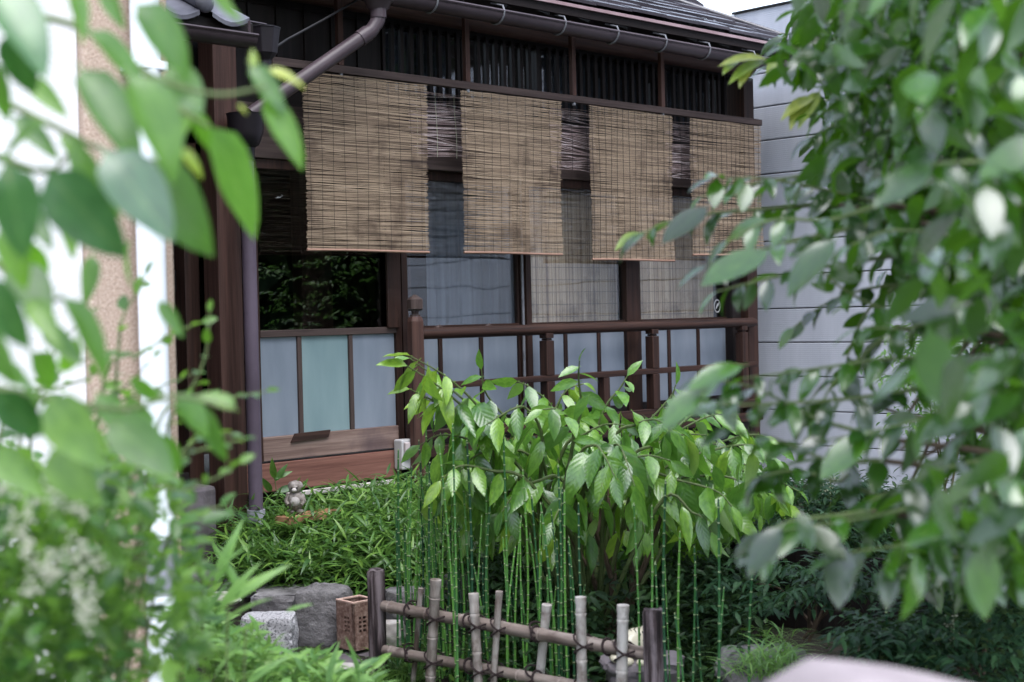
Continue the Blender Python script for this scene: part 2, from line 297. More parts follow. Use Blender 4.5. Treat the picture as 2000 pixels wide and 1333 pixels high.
# ------------------------------------------------------------------ object helpers
def tag(o, label=None, cat=None, group=None, kind=None):
    if label: o['label'] = label
    if cat: o['category'] = cat
    if group: o['group'] = group
    if kind: o['kind'] = kind
    return o
WORLD = {}
def root(name, loc, label, cat, group=None, kind=None):
    o = bpy.data.objects.new(name, None); COL.objects.link(o); o.location = loc; o.empty_display_size = 0.1
    WORLD[o.name] = Vector(loc)
    return tag(o, label, cat, group, kind)
def wloc(o):
    return WORLD.get(o.name, Vector((0, 0, 0))) if o else Vector((0, 0, 0))

class MB:
    """Collects simple shapes in world coordinates and links them as one mesh object."""
    def __init__(s): s.v, s.f, s.m, s.tint = [], [], [], []
    def add(s, vs, fs, mi=0, tint=0.5):
        n = len(s.v); s.v += [tuple(v) for v in vs]; s.f += [tuple(i + n for i in f) for f in fs]; s.m += [mi] * len(fs); s.tint += [tint] * len(vs); return s
    def box(s, a, b, mi=0, tint=0.5):
        x0, x1 = sorted((a[0], b[0])); y0, y1 = sorted((a[1], b[1])); z0, z1 = sorted((a[2], b[2]))
        v = [(x, y, z) for z in (z0, z1) for y in (y0, y1) for x in (x0, x1)]
        return s.add(v, [(0, 2, 3, 1), (4, 5, 7, 6), (0, 1, 5, 4), (2, 6, 7, 3), (0, 4, 6, 2), (1, 3, 7, 5)], mi, tint)
    def ring(s, x0, x1, y0, y1, z0, z1, w, wt=None, wb=None):
        wt = wt or w; wb = wb or w; o = [(x0, z0), (x1, z0), (x1, z1), (x0, z1)]; i = [(x0 + w, z0 + wb), (x1 - w, z0 + wb), (x1 - w, z1 - wt), (x0 + w, z1 - wt)]
        v = [(x, y, z) for y in (y0, y1) for x, z in o + i]; f = []
        for k in range(4):
            j = (k + 1) % 4; f += [(k, j, 4 + j, 4 + k), (8 + j, 8 + k, 12 + k, 12 + j), (j, k, 8 + k, 8 + j), (4 + k, 4 + j, 12 + j, 12 + k)]
        return s.add(v, f)
    def bar(s, p, q, w, h, up=(0, 0, 1), mi=0, tint=0.5):
        p, q = Vector(p), Vector(q); d = (q - p).normalized(); sd_ = d.cross(Vector(up)).normalized(); u = sd_.cross(d)
        v = [c + sd_ * (w / 2 * a) + u * (h / 2 * b) for c in (p, q) for a, b in ((-1, -1), (1, -1), (1, 1), (-1, 1))]
        return s.add(v, [(0, 1, 2, 3), (7, 6, 5, 4), (0, 4, 5, 1), (1, 5, 6, 2), (2, 6, 7, 3), (3, 7, 4, 0)], mi, tint)
    def tube(s, pts, rads, n=10, mi=0, caps=True, tint=0.5):
        pts = [Vector(p) for p in pts]
        if isinstance(rads, (int, float)): rads = [rads] * len(pts)
        vs, fs = [], []
        ref = None
        for i, p in enumerate(pts):
            d = (pts[min(i + 1, len(pts) - 1)] - pts[max(i - 1, 0)]).normalized()
            if ref is None: ref = Vector((1, 0, 0)) if abs(d.x) < 0.8 else Vector((0, 1, 0))
            a = (ref - d * ref.dot(d)).normalized(); ref = a; b = d.cross(a)
            vs += [p + (a * math.cos(2 * math.pi * k / n) + b * math.sin(2 * math.pi * k / n)) * rads[i] for k in range(n)]
        for i in range(len(pts) - 1):
            for k in range(n):
                k2 = (k + 1) % n; fs.append((i * n + k, i * n + k2, (i + 1) * n + k2, (i + 1) * n + k))
        if caps: fs.append(tuple(range(n - 1, -1, -1))); fs.append(tuple((len(pts) - 1) * n + k for k in range(n)))
        return s.add(vs, fs, mi, tint)
    def ball(s, c, r, n=12, m=8, mi=0):
        c = Vector(c); r = (r, r, r) if isinstance(r, (int, float)) else r
        vs = [c + Vector((0, 0, -r[2]))]; fs = []
        for j in range(1, m):
            ph = -math.pi / 2 + math.pi * j / m
            vs += [c + Vector((r[0] * math.cos(ph) * math.cos(2 * math.pi * k / n), r[1] * math.cos(ph) * math.sin(2 * math.pi * k / n), r[2] * math.sin(ph))) for k in range(n)]
        vs.append(c + Vector((0, 0, r[2])))
        for k in range(n):
            fs.append((0, 1 + (k + 1) % n, 1 + k)); t = 1 + (m - 2) * n; fs.append((t + k, t + (k + 1) % n, len(vs) - 1))
        for j in range(m - 2):
            for k in range(n):
                a = 1 + j * n; fs.append((a + k, a + (k + 1) % n, a + n + (k + 1) % n, a + n + k))
        return s.add(vs, fs, mi)
    def build(s, name, mats, parent=None, smooth=False, bevel=0, label=None, cat=None, group=None, kind=None, tint=False, subsurf=0):
        mats = mats if isinstance(mats, (list, tuple)) else [mats]
        off = wloc(parent)
        me = bpy.data.meshes.new(name)
        me.from_pydata([(v[0] - off.x, v[1] - off.y, v[2] - off.z) for v in s.v], [], s.f)
        for m in mats: me.materials.append(m)
        me.polygons.foreach_set('material_index', s.m)
        if smooth: me.polygons.foreach_set('use_smooth', [True] * len(s.f))
        if tint:
            at_ = me.attributes.new('tint', 'FLOAT', 'POINT'); at_.data.foreach_set('value', s.tint)
        o = bpy.data.objects.new(name, me); COL.objects.link(o); o.parent = parent
        WORLD[o.name] = off
        if bevel:
            b = o.modifiers.new('bevel', 'BEVEL'); b.width = bevel; b.segments = 2; b.limit_method = 'ANGLE'
        if subsurf:
            b = o.modifiers.new('subsurf', 'SUBSURF'); b.levels = b.render_levels = subsurf
        if smooth and not subsurf: me.set_sharp_from_angle(angle=math.radians(50))
        return tag(o, label, cat, group, kind)

def rock_mesh(name, c, size, mat, parent=None, seed=0, sub=3, flat=0.0, sq=0.0, **kw):
    """A stone: a subdivided icosphere pushed towards a block and broken by cell noise."""
    import bmesh
    bm = bmesh.new(); bmesh.ops.create_icosphere(bm, subdivisions=sub, radius=1)
    c = Vector(c)
    for v in bm.verts:
        p = v.co.copy()
        if sq:
            mxx = max(abs(p.x), abs(p.y), abs(p.z)); p = p.lerp(p / mxx, sq)
        q = p * 1.4 + Vector((seed * 3.7, seed * 1.3, seed))
        p *= 1 + 0.22 * (1 - sq) * noise.noise(q) + 0.09 * noise.noise(q * 2.6) + 0.035 * noise.noise(q * 6)
        if flat and p.z > flat: p.z = flat + (p.z - flat) * 0.25
        v.co = Vector((p.x * size[0], p.y * size[1], p.z * size[2]))
    bmesh.ops.rotate(bm, verts=bm.verts, cent=(0, 0, 0), matrix=Matrix.Rotation(kw.pop('rz', 0.0), 3, 'Z'))
    off = wloc(parent)
    for v in bm.verts: v.co += c - off
    me = bpy.data.meshes.new(name); bm.to_mesh(me); bm.free(); me.materials.append(mat)
    me.polygons.foreach_set('use_smooth', [True] * len(me.polygons)); me.set_sharp_from_angle(angle=math.radians(32))
    o = bpy.data.objects.new(name, me); COL.objects.link(o); o.parent = parent; WORLD[o.name] = off
    return tag(o, kw.get('label'), kw.get('cat'), kw.get('group'), kw.get('kind'))

# ---- leaves
def leaf_geo(w=0.4, p=0.8, q=0.9, fold=0.25, droop=0.15, nseg=7, petiole=0.1, wave=0.0, curl=0.0):
    """A leaf of length 1 along +Y, normal +Z: petiole strip, then a blade folded along its midrib and arching down."""
    vs, uvs, fs = [], [], []
    ts = ([-petiole] if petiole else []) + [i / nseg for i in range(nseg + 1)]
    for t in ts:
        tt = max(t, 0.0)
        hw = 0.012 if t <= 0 else w / 2 * max(math.sin(math.pi * tt ** p) ** q if tt < 1 else 0, 0.004)
        zz = -droop * tt * tt + wave * math.sin(tt * 9)
        y = t - 0.5 * droop * droop * tt ** 3
        xo = curl * tt * tt
        vs += [(xo - hw, y, zz + fold * hw * 1.0 + wave * math.sin(tt * 14) * 0.5), (xo, y, zz), (xo + hw, y, zz + fold * hw - wave * math.cos(tt * 14) * 0.5)]
        k = 0.5 * (hw / (w / 2))
        uvs += [(0.5 - k, tt), (0.5, tt), (0.5 + k, tt)]
    for i in range(len(ts) - 1):
        a = i * 3; fs += [(a, a + 1, a + 4, a + 3), (a + 1, a + 2, a + 5, a + 4)]
    return np.array(vs), np.array(uvs), np.array(fs)
def geo_mesh(name, geo, mat):
    vs, uvs, fs = geo
    me = bpy.data.meshes.new(name); me.from_pydata(vs.tolist(), [], fs.tolist())
    uvl = me.uv_layers.new(name='UVMap'); uvl.data.foreach_set('uv', uvs[fs.ravel()].ravel())
    me.materials.append(mat); me.polygons.foreach_set('use_smooth', [True] * len(fs)); return me
def lmat(base, d, nrm, size):
    d = Vector(d).normalized(); n = Vector(nrm); n = n - d * n.dot(d)
    if n.length < 1e-4: n = d.orthogonal()
    n.normalize(); x = d.cross(n)
    m = Matrix((x * size, d * size, n * size)).transposed().to_4x4(); m.translation = base; return m
def joined(name, geos, mats4, mat, parent=None, rng=None, label=None, cat=None, group=None, kind='stuff', tints=None):
    """All the given leaf transforms as one mesh, geometries taken in turn."""
    rng = rng or random.Random(1); off = wloc(parent)
    V, UVL, Fc, T = [], [], [], []; n = 0
    arr = np.array([[list(r) for r in m] for m in mats4])
    if tints is None: tints = [rng.random() for _ in mats4]
    tints = np.array(tints)
    for g, (vs, uvs, fs) in enumerate(geos):
        sel = arr[g::len(geos)]; tt = tints[g::len(geos)]
        if not len(sel): continue
        vv = np.einsum('kij,nj->kni', sel[:, :3, :3], vs) + sel[:, None, :3, 3]
        k, nv = len(sel), len(vs)
        V.append(vv.reshape(-1, 3)); Fc.append((fs[None] + (np.arange(k) * nv)[:, None, None]).reshape(-1, 4) + n)
        UVL.append(np.tile(uvs[fs.ravel()], (k, 1))); T.append(np.repeat(tt, nv)); n += k * nv
    V = np.concatenate(V) - np.array(off); Fc = np.concatenate(Fc); UVL = np.concatenate(UVL); T = np.concatenate(T)
    me = bpy.data.meshes.new(name)
    me.vertices.add(len(V)); me.vertices.foreach_set('co', V.ravel())
    me.loops.add(len(Fc) * 4); me.loops.foreach_set('vertex_index', Fc.ravel())
    me.polygons.add(len(Fc)); me.polygons.foreach_set('loop_start', np.arange(len(Fc)) * 4)
    me.update(calc_edges=True)
    u = me.uv_layers.new(name='UVMap'); u.data.foreach_set('uv', UVL.ravel())
    a = me.attributes.new('tint', 'FLOAT', 'POINT'); a.data.foreach_set('value', T)
    me.materials.append(mat); me.polygons.foreach_set('use_smooth', np.ones(len(Fc), bool)); me.validate()
    o = bpy.data.objects.new(name, me); COL.objects.link(o); o.parent = parent; WORLD[o.name] = off
    return tag(o, label, cat, group, kind)
def leaf_objs(name, meshes, mats4, parent, rng, label=None):
    T = Matrix.Translation(-wloc(parent))
    for i, m in enumerate(mats4):
        o = bpy.data.objects.new(name, meshes[rng.randrange(len(meshes))]); COL.objects.link(o); o.parent = parent; o.matrix_basis = T @ m
        if label: o['label'] = label
def spline(pts, n):
    """Catmull-Rom through pts, n samples."""
    pts = [Vector(p) for p in pts]; P = [pts[0] * 2 - pts[1]] + pts + [pts[-1] * 2 - pts[-2]]; out = []
    for i in range(n):
        t = i / (n - 1) * (len(pts) - 1); k = min(int(t), len(pts) - 2); u = t - k; a, b, c, d = P[k:k + 4]
        out.append(0.5 * ((2 * b) + (c - a) * u + (2 * a - 5 * b + 4 * c - d) * u * u + (3 * b - a - 3 * c + d) * u ** 3))
    return out
def twig_leaves(pts, step, size, rng, droop=0.5, side=0.8, fwd=0.6, face=0.5, jitter=0.35, skip=0.0, tip=True, taper=0.35):
    """Leaves set alternately along a twig; returns transforms."""
    L = sum((pts[i + 1] - pts[i]).length for i in range(len(pts) - 1)); n = max(2, int(L / step)); res = []
    sp = spline(pts, n + 1) if len(pts) > 2 else [pts[0].lerp(pts[1], i / n) for i in range(n + 1)]
    for i in range(n + 1):
        t = i / n
        if t < skip: continue
        tan = (sp[min(i + 1, n)] - sp[max(i - 1, 0)]).normalized()
        up = Vector((0, 0, 1)); s = tan.cross(up)
        s = s.normalized() if s.length > 0.05 else RIGHT.copy()
        sgn = 1 if i % 2 else -1
        d = tan * fwd + s * sgn * side + Vector((0, 0, -droop)) + Vector([rng.gauss(0, jitter) for _ in range(3)])
        if i == n and tip: d = tan + Vector((0, 0, -droop * 0.6)) + Vector([rng.gauss(0, jitter * 0.4) for _ in range(3)])
        nrm = up * (1 - face) - FWD * face + Vector([rng.gauss(0, 0.3) for _ in range(3)])
        res.append(lmat(sp[i], d, nrm, size * (1 - taper * t * t) * rng.uniform(0.75, 1.15)))
    return res

# ================================================================== SETTING: ground and path
R0 = random.Random(11)
def ground_h(x, y):
    s = x * 0.697 + y * 0.717
    lat = x * 0.717 - y * 0.697
    bed = sstep(5.95, 6.35, s + 0.10 * math.sin(lat * 3)) * 0.17 + sstep(6.2, 7.2, s) * 0.13
    bed *= 1 - 0.75 * sstep(0.1, 0.9, lat)
    base = 0.12 * sstep(4.9, 5.7, s)
    n = 0.018 * noise.noise(Vector((x * 2.3, y * 2.3, 0))) + 0.008 * noise.noise(Vector((x * 9, y * 9, 3)))
    return base + bed + n
xs = [-300, -80, -25, -8, -3] + [-1 + 0.1 * i for i in range(101)] + [10, 13, 25, 80, 300]
ys = [-300, -80, -25, -8, -3] + [-1 + 0.1 * i for i in range(101)] + [10, 13, 25, 80, 300]
g = MB()
g.v = [(x, y, ground_h(x, y)) for x in xs for y in ys]
ny = len(ys)
g.f = [(i * ny + j, (i + 1) * ny + j, (i + 1) * ny + j + 1, i * ny + j + 1) for i in range(len(xs) - 1) for j in range(ny - 1)]
g.m = [0] * len(g.f)
g.build('ground', M['soil'], smooth=True, kind='structure', label='dark damp garden soil between the stones and plants')

path = root('stone_path', (3.6, 4.0, 0.08), 'grey flagstone path beside the bamboo fence', None, kind='structure')
path['label'] = 'grey flagstone path winding past the bamboo fence'
def flag_poly(name, c, rx, ry, h, seed, parent, mat):
    """A flat irregular flagstone with a chamfered rim."""
    rr = random.Random(seed); n = 11; b = MB()
    ang = [2 * math.pi * (k + rr.uniform(-.3, .3)) / n for k in range(n)]
    rad = [rr.uniform(0.8, 1.08) for _ in range(n)]
    rings = []
    for z, s in ((-h, 1.0), (-0.012, 1.0), (0, 0.95)):
        rings.append([Vector((c[0] + rx * s * q * math.cos(a), c[1] + ry * s * q * math.sin(a), c[2] + z + (0.004 * rr.uniform(-1, 1) if z == 0 else 0))) for a, q in zip(ang, rad)])
    v = [p for r in rings for p in r]; f = []
    for i in range(2):
        for k in range(n): f.append((i * n + k, i * n + (k + 1) % n, (i + 1) * n + (k + 1) % n, (i + 1) * n + k))
    f.append(tuple(2 * n + k for k in range(n)))
    b.add(v, f); return b.build(name, mat, parent)
for k, (px, py, rx, ry, z) in enumerate([(600, 1282, .34, .22, .13), (800, 1300, .36, .26, .12), (470, 1235, .3, .26, .135), (700, 1345, .3, .22, .10), (560, 1350, .26, .2, .10),
                                         (900, 1360, .3, .22, .10), (1080, 1350, .34, .25, .075), (420, 1320, .3, .22, .10), (1010, 1300, .28, .2, .09)]):
    p = on_z(px, py, .17); p = on_z(px, py, ground_h(p.x, p.y) + .025); flag_poly('flagstone', p, rx, ry, 0.08, 50 + k, path, M['flag'])

# ================================================================== WOODEN HOUSE
Y0 = 6.0
house = root('wooden_house', (6.0, 6.0, 0.45), 'old dark-brown wooden house with sliding glass windows and a shingled eave', 'house')
XP, XL, XR = fx(437, 5.9), fx(497, Y0), fx(1452, Y0)
# corner post beside the door (two faces in view) and its foundation stone
MB().box((XP - 0.065, 5.83, 0.44), (XP + 0.065, 5.96, 2.80)).build('post', M['red_z'], house, bevel=.004, label='tall reddish corner post beside the grey downpipe')
MB().box((XP - 0.15, 5.99, 0.44), (XP - 0.07, 6.08, 2.80)).build('post', M['wood_z'], house, bevel=.003)
MB().box((XP - 0.34, 5.84, 0.3), (XP - 0.10, 6.10, 0.68)).build('foundation_stone', M['flag'], house, bevel=.02)
# recessed door left of the post: panels, lock rail, threshold
dr = MB().box((2.6, 6.10, 0.74), (XP - 0.15, 6.13, 2.30)).build('door', M['red_z'], house, label='dark red-brown panelled door in the passage')
MB().box((2.6, 6.06, 1.60), (XP - 0.152, 6.10, 1.70)).build('lock_rail', M['black_x'], dr, bevel=.003)
MB().box((2.6, 6.06, 0.74), (XP - 0.152, 6.10, 0.84)).build('bottom_rail', M['black_x'], dr, bevel=.003)
MB().box((3.28, 6.07, 0.84), (3.33, 6.10, 2.30)).build('stile', M['black_z'], dr, bevel=.003)
MB().box((2.4, 6.00, 0.64), (XP - 0.06, 6.12, 0.735)).build('threshold', M['black_x'], house, bevel=.003)
MB().box((2.4, 5.99, 2.30), (XP - 0.06, 6.14, 2.42)).build('lintel', M['black_x'], house, bevel=.003)
MB().box((2.4, 6.05, 2.42), (XP - 0.066, 6.13, 3.3)).build('wall_panel', M['plaster'], house)
MB().box((-3.0, 6.02, 0.3), (2.4, 6.16, 3.3)).build('wall_panel', M['red_z'], house)

# ---- sliding windows
def sliding_window(name, x0, x1, y, muntins, z_sill=1.40, z_top=2.25, z_fr=0.872, z_bot=0.60, st=0.042, frosts=('frost', 'frost', 'frost'), rail_mat='wood_x', board='black_x', label=None, stile_mat='wood_z'):
    b = MB()
    b.ring(x0, x1, y - .018, y + .018, z_bot, z_top, st, .05, .03)
    w = b.build(name, M[stile_mat], house, bevel=.003, label=label)
    MB().box((x0 + st, y - .020, z_sill - .035), (x1 - st, y + .016, z_sill)).build('middle_rail', M[rail_mat], w, bevel=.003)
    MB().box((x0 + st, y - .002, z_sill), (x1 - st, y + .002, z_top - .05)).build('clear_pane', M['glass'], w)
    edges = [x0 + st] + muntins + [x1 - st]
    for i in range(len(edges) - 1):
        MB().box((edges[i] + .004, y - .003, z_fr), (edges[i + 1] - .004, y + .003, z_sill - .035)).build('frosted_pane', M[frosts[i % len(frosts)]], w)
    for k, mx_ in enumerate(muntins):
        MB().box((mx_ - .013, y - .015, z_fr), (mx_ + .013, y + .012, z_sill - .035)).build('muntin', M['beam_z' if rail_mat == 'beam_x' else 'wood_z'], w, bevel=.002)
    MB().box((x0 + st, y - .0195, z_bot + .0005), (x1 - st, y + .0165, z_fr - .001)).build('sill_board', M[board], w, bevel=.003)
    return w
door = sliding_window('sliding_door', fx(490, 5.985), fx(781, 5.985), 5.985, [fx(584, 5.985, 750), fx(684, 5.985, 750)], z_bot=.752, frosts=('frost', 'frost_teal', 'frost'),
                      rail_mat='beam_x', board='board', label='leftmost sliding door with three frosted lower panes and faded boards')
sb = [o for o in bpy.data.objects if o.parent == door and o.name.startswith('sill_board')][0]
sb['label'] = 'faded grey-brown board under the frosted panes'
# wedge-shaped repair piece under the first muntin
xm = fx(608, 5.96, 855)
wv = [(xm - .125, .835), (xm + .105, .845), (xm + .12, .882), (xm - .10, .878)]
MB().add([(x, yy, z) for yy in (5.955, 5.966) for x, z in wv], [(0, 1, 2, 3), (7, 6, 5, 4), (0, 4, 5, 1), (1, 5, 6, 2), (2, 6, 7, 3), (3, 7, 4, 0)]).build('repair_wedge', M['red_x'], door)
wins = []
for (a, b_, mu, yy, lb) in ((783, 1019, (858, 938), 6.03, 'clear window behind the newel post, second from the left'), (1026, 1232, (1103, 1168), 5.99, 'third window with a reed blind behind its glass'), (1240, 1424, (1305, 1362), 6.03, 'rightmost window with a round sticker in its corner')):
    wins.append(sliding_window('window', fx(a, yy), fx(b_, yy), yy, [fx(m, yy, 690) for m in mu], label=lb))
MB().box((fx(1021, 5.985), 5.982, .6), (fx(1024.5, 5.985), 5.99, 2.25)).build('draught_strip', M['zinc'], wins[0])
MB().box((fx(1222, 5.97), 5.955, .6), (fx(1246, 5.97), 6.0, 2.25)).build('mullion', M['wood_z'], house, bevel=.003)
MB().box((fx(758, 5.95), 5.945, 1.395), (fx(780, 5.95), 5.962, 2.3)).build('mullion', M['wood_z'], house, bevel=.003)
# round sticker on the last pane
cx_, cz_ = fx(1403, 6.02), 1.475
st_ = MB(); n = 28
ringv = [(cx_ + r_ * math.cos(2 * math.pi * k / n), 6.0265 - e, cz_ + r_ * 1.25 * math.sin(2 * math.pi * k / n)) for r_, e in ((.036, 0), (.036, .002), (.030, .002), (.030, 0)) for k in range(n)]
st_.add(ringv, [(i * n + k, i * n + (k + 1) % n, (i + 1) * n + (k + 1) % n, (i + 1) * n + k) for i in range(3) for k in range(n)])
sticker = st_.build('round_sticker', M['white'], wins[2])
MB().tube([(cx_ + .018 * math.cos(t * 6.5 - 1) * (1 - t * .4), 6.0245, cz_ + .022 * math.sin(t * 8) * (1 - .3 * t)) for t in [i / 16 for i in range(17)]], .0028, 5).build('sticker_mark', M['white'], wins[2])
# facade members
MB().box((XL - .1, 5.955, .60), (fx(779, 5.95), 6.015, .742)).build('skirting_board', M['redboard'], house, bevel=.003, label='reddish skirting board above the dwarf bamboo')
MB().box((XL - .1, 6.02, .42), (XR, 6.12, .60)).build('ground_beam', M['black_x'], house)
MB().box((fx(560, 5.94, 980), 5.93, .565), (fx(772, 5.94, 960), 5.95, .59)).build('white_sill_strip', M['pale_stone'], house, bevel=.004)
MB().box((XL - .1, 5.95, 2.25), (XR + .0, 6.05, 2.52)).build('lintel', M['beam_x'], house, bevel=.004)
MB().box((XR - .075, 5.90, .45), (XR + .035, 6.06, 3.02)).build('post', M['wood_z'], house, bevel=.004, label='dark corner post at the right end of the facade')
MB().box((XR - .17, 5.96, .6), (XR - .077, 6.02, 2.25)).build('window_jamb', M['black_z'], house, bevel=.003)
MB().box((fx(490, 6.0), 5.96, .75), (XL + .004, 6.03, 2.25)).build('window_jamb', M['wood_z'], house, bevel=.003)
MB().box((XR - .01, 6.06, .3), (XR + .03, 9.2, 3.1)).build('side_wall', M['black_y'], house)
# transom: frames, glass, curtains with folds
MB().box((XL - .1, 6.0, 2.52), (XR - .076, 6.08, 2.60)).build('transom_rail', M['black_x'], house)
MB().box((XL - .1, 6.0, 3.02), (XR - .076, 6.08, 3.12)).build('transom_head', M['black_x'], house)
for pxa, pxb in ((735, 905), (905, 1045), (1045, 1290), (1290, 1412)):
    xa, xb = fx(pxa, 6.04, 150), fx(pxb, 6.04, 150)
    t = MB().ring(xa, xb, 6.015, 6.065, 2.6, 3.02, .033, .01, .01).build('transom_window', M['black_z'], house)
    MB().box((xa + .035, 6.038, 2.6), (xb - .03, 6.042, 3.02)).build('pane', M['glass'], t)
    xx = xa + .06
    while xx < xb - .04:
        MB().box((xx, 5.985, 2.6), (xx + .024, 6.005, 3.03)).build('lattice_bar', M['black_z'], t); xx += .068
    if pxa != 905:
        vs, fs = [], []; nn = 90
        for i in range(nn + 1):
            u = i / nn; x = xa + .04 + (xb - xa - .08) * u; yy = 6.13 + .026 * math.sin(u * 15 * (xb - xa) * 4 + math.sin(u * 9))
            vs += [(x, yy, 2.58), (x + .004 * math.sin(i), yy, 3.03)]
        fs = [(2 * i, 2 * i + 2, 2 * i + 3, 2 * i + 1) for i in range(nn)]
        MB().add(vs, fs).build('curtain', M['curtain'], t, smooth=True)
MB().box((2.4, 6.01, 2.52), (fx(737, 6.04, 150), 6.07, 3.3)).build('wall_panel', M['black_z'], house, label='black boarded upper wall at the left')
for k in range(7):
    xx = 3.9 + k * .17
    MB().box((xx, 5.995, 2.61), (xx + .018, 6.01, 3.1)).build('batten', M['black_z'], house)
# interior seen through the glass
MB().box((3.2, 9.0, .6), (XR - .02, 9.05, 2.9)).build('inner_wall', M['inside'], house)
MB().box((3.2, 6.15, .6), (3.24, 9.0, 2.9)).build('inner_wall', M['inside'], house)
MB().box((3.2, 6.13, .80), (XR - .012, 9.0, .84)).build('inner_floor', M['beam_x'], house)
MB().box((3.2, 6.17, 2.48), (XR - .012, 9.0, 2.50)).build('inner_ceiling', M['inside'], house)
MB().box((fx(592, 7.3), 7.3, .84), (fx(652, 7.3), 7.4, 2.48)).build('inner_pillar', M['red_z'], house, bevel=.004)
MB().box((fx(782, 6.5), 6.5, .84), (fx(805, 6.5), 6.6, 2.48)).build('inner_pillar', M['red_z'], house, bevel=.004)
vs, fs = [], []; nn = 160; xa, xb = fx(836, 6.35), fx(1035, 6.35)
for i in range(nn + 1):
    u = i / nn; vs += [(xa + (xb - xa) * u, 6.35 + .022 * math.sin(u * 62 + 2 * math.sin(u * 11)), .85), (xa + (xb - xa) * u, 6.35 + .014 * math.sin(u * 62), 2.4)]
MB().add(vs, [(2 * i, 2 * i + 2, 2 * i + 3, 2 * i + 1) for i in range(nn)]).build('curtain', M['curtain2'], house, smooth=True, label='grey gathered curtain behind the second window')

# ---- eave: purlin log, gutter, roof
logb = MB().tube([(4.0, 5.90, 3.10), (6, 5.905, 3.095), (8.04, 5.90, 3.09)], [.065, .068, .07], 16).build('eave_log', M['purlin'], house, smooth=True, label='round reddish eave log with its cut end showing')
GX0, GX1, GY, GZ = fx(745, 5.60, 10), 8.36, 5.60, 3.07
def half_gutter(x0, x1, y, z, r):
    vs, fs = [], []; n = 10
    for x in (x0, x1):
        for k in range(n + 1):
            a = math.pi + math.pi * k / n; vs.append((x, y + r * math.cos(a), z + r * math.sin(a)))
        for k in range(n + 1):
            a = 2 * math.pi - math.pi * k / n; vs.append((x, y + (r - .006) * math.cos(a), z + (r - .006) * math.sin(a)))
    m = 2 * (n + 1)
    for k in range(m): fs.append((k, (k + 1) % m, m + (k + 1) % m, m + k))
    return MB().add(vs, fs)
gut = half_gutter(GX0 - .35, GX1, GY, GZ, .058)
gut.tube([(GX0 - .35, GY - .058, GZ), (GX1, GY - .058, GZ)], .008, 6)
gutter = gut.build('gutter', M['gutter'], house, smooth=True, label='brown half-round gutter along the main eave')
for px, py in ((855, 10), (985, 30), (1105, 48), (1208, 60), (1302, 80), (1387, 92), (1475, 108)):
    x = fx(px, GY - .06, py); b = MB()
    b.tube([(x, GY + .062 * math.cos(a), GZ + .062 * math.sin(a)) for a in [math.pi + math.pi * k / 10 for k in range(0, 8)]], .0055, 6)
    b.tube([(x, GY - .062, GZ), (x, GY - .05, GZ + .03), (x + .01, GY + .05, GZ + .06)], .005, 6)
    b.build('gutter_bracket', M['zinc'], gutter, smooth=True)
EX, EY, EZ, SL = 8.40, 5.60, 3.20, 0.5
roof = MB()
# fascia strip and roof deck (hipped at the right end)
DZ = 2.2
deck = [(2.6, EY, EZ - .03), (EX, EY, EZ - .03), (EX - DZ, EY + DZ, EZ - .03 + DZ * SL), (2.6, EY + DZ, EZ - .03 + DZ * SL)]
roof.add(deck + [(x, y, z - .03) for x, y, z in deck], [(0, 1, 2, 3), (7, 6, 5, 4), (0, 4, 5, 1), (1, 5, 6, 2), (2, 6, 7, 3), (3, 7, 4, 0)])
hipd = [(EX, EY, EZ - .03), (EX, EY + 2 * DZ, EZ - .03), (EX - DZ, EY + DZ, EZ - .03 + DZ * SL)]
roof.add(hipd + [(x, y, z - .03) for x, y, z in hipd], [(0, 1, 2), (5, 4, 3), (0, 3, 4, 1)])
rf = roof.build('roof', M['black_x'], house)
MB().box((2.9, EY - .012, EZ - .075), (EX + .005, EY + .004, EZ - .02)).build('fascia', M['black_x'], rf)
MB().box((GX0 - .2, EY - .03, EZ - .03), (EX + .01, EY - .013, EZ - .012)).build('drip_edge', M['fascia'], rf)
rr = random.Random(5)
for k in range(16):
    s0 = k * .125; s1 = s0 + .17
    xr = EX - s0 - .02
    segs = 14; xa = 4.0
    b = MB()
    for i in range(segs):
        a0 = xa + (xr - xa) * i / segs; a1 = xa + (xr - xa) * (i + 1) / segs - .003
        dz = rr.uniform(-.004, .006); th = .02
        x1b = a1 if i < segs - 1 else a1 - (s1 - s0) * .9
        za = EZ + s0 * SL + .016 + dz; zb = EZ + s1 * SL - .004 + dz
        v = [(a0, EY + s0, za), (a1, EY + s0, za), (x1b, EY + s1, zb), (a0, EY + s1, zb)]
        b.add([(x, y, z + th) for x, y, z in v] + v, [(0, 1, 2, 3), (7, 6, 5, 4), (0, 4, 5, 1), (1, 5, 6, 2), (2, 6, 7, 3), (3, 7, 4, 0)])
    b.build('shingle_course', M['shingle'], rf)
MB().tube([(EX - t + .0, EY + t, EZ + t * SL + .03) for t in (0.14, .6, 1.2, 2.2)], [.016, .02, .022, .022], 8).build('hip_cap', M['shingle'], rf, smooth=True)
# gable trim higher up the roof
p0 = on_y(1225, -28, 6.9); p1 = on_y(1368, 17, 6.9)
MB().bar(p0 + Vector((-.4, 0, .32)), p1, .06, .05).build('gable_trim', M['shingle'], rf)
MB().add([p0 + Vector((-2.4, .06, .3)), p0 + Vector((-.4, .06, .32)), p1 + Vector((-.05, .06, -.01)), p1 + Vector((-2.4, .06, -.01))], [(0, 1, 2, 3)]).build('gable_end', M['black_x'], rf)
# rafters under the eave
for k in range(13):
    x = 4.2 + k * .33
    MB().bar((x, 5.63, 3.135), (x, 6.1, 3.37), .035, .04).build('rafter', M['black_y'], rf)

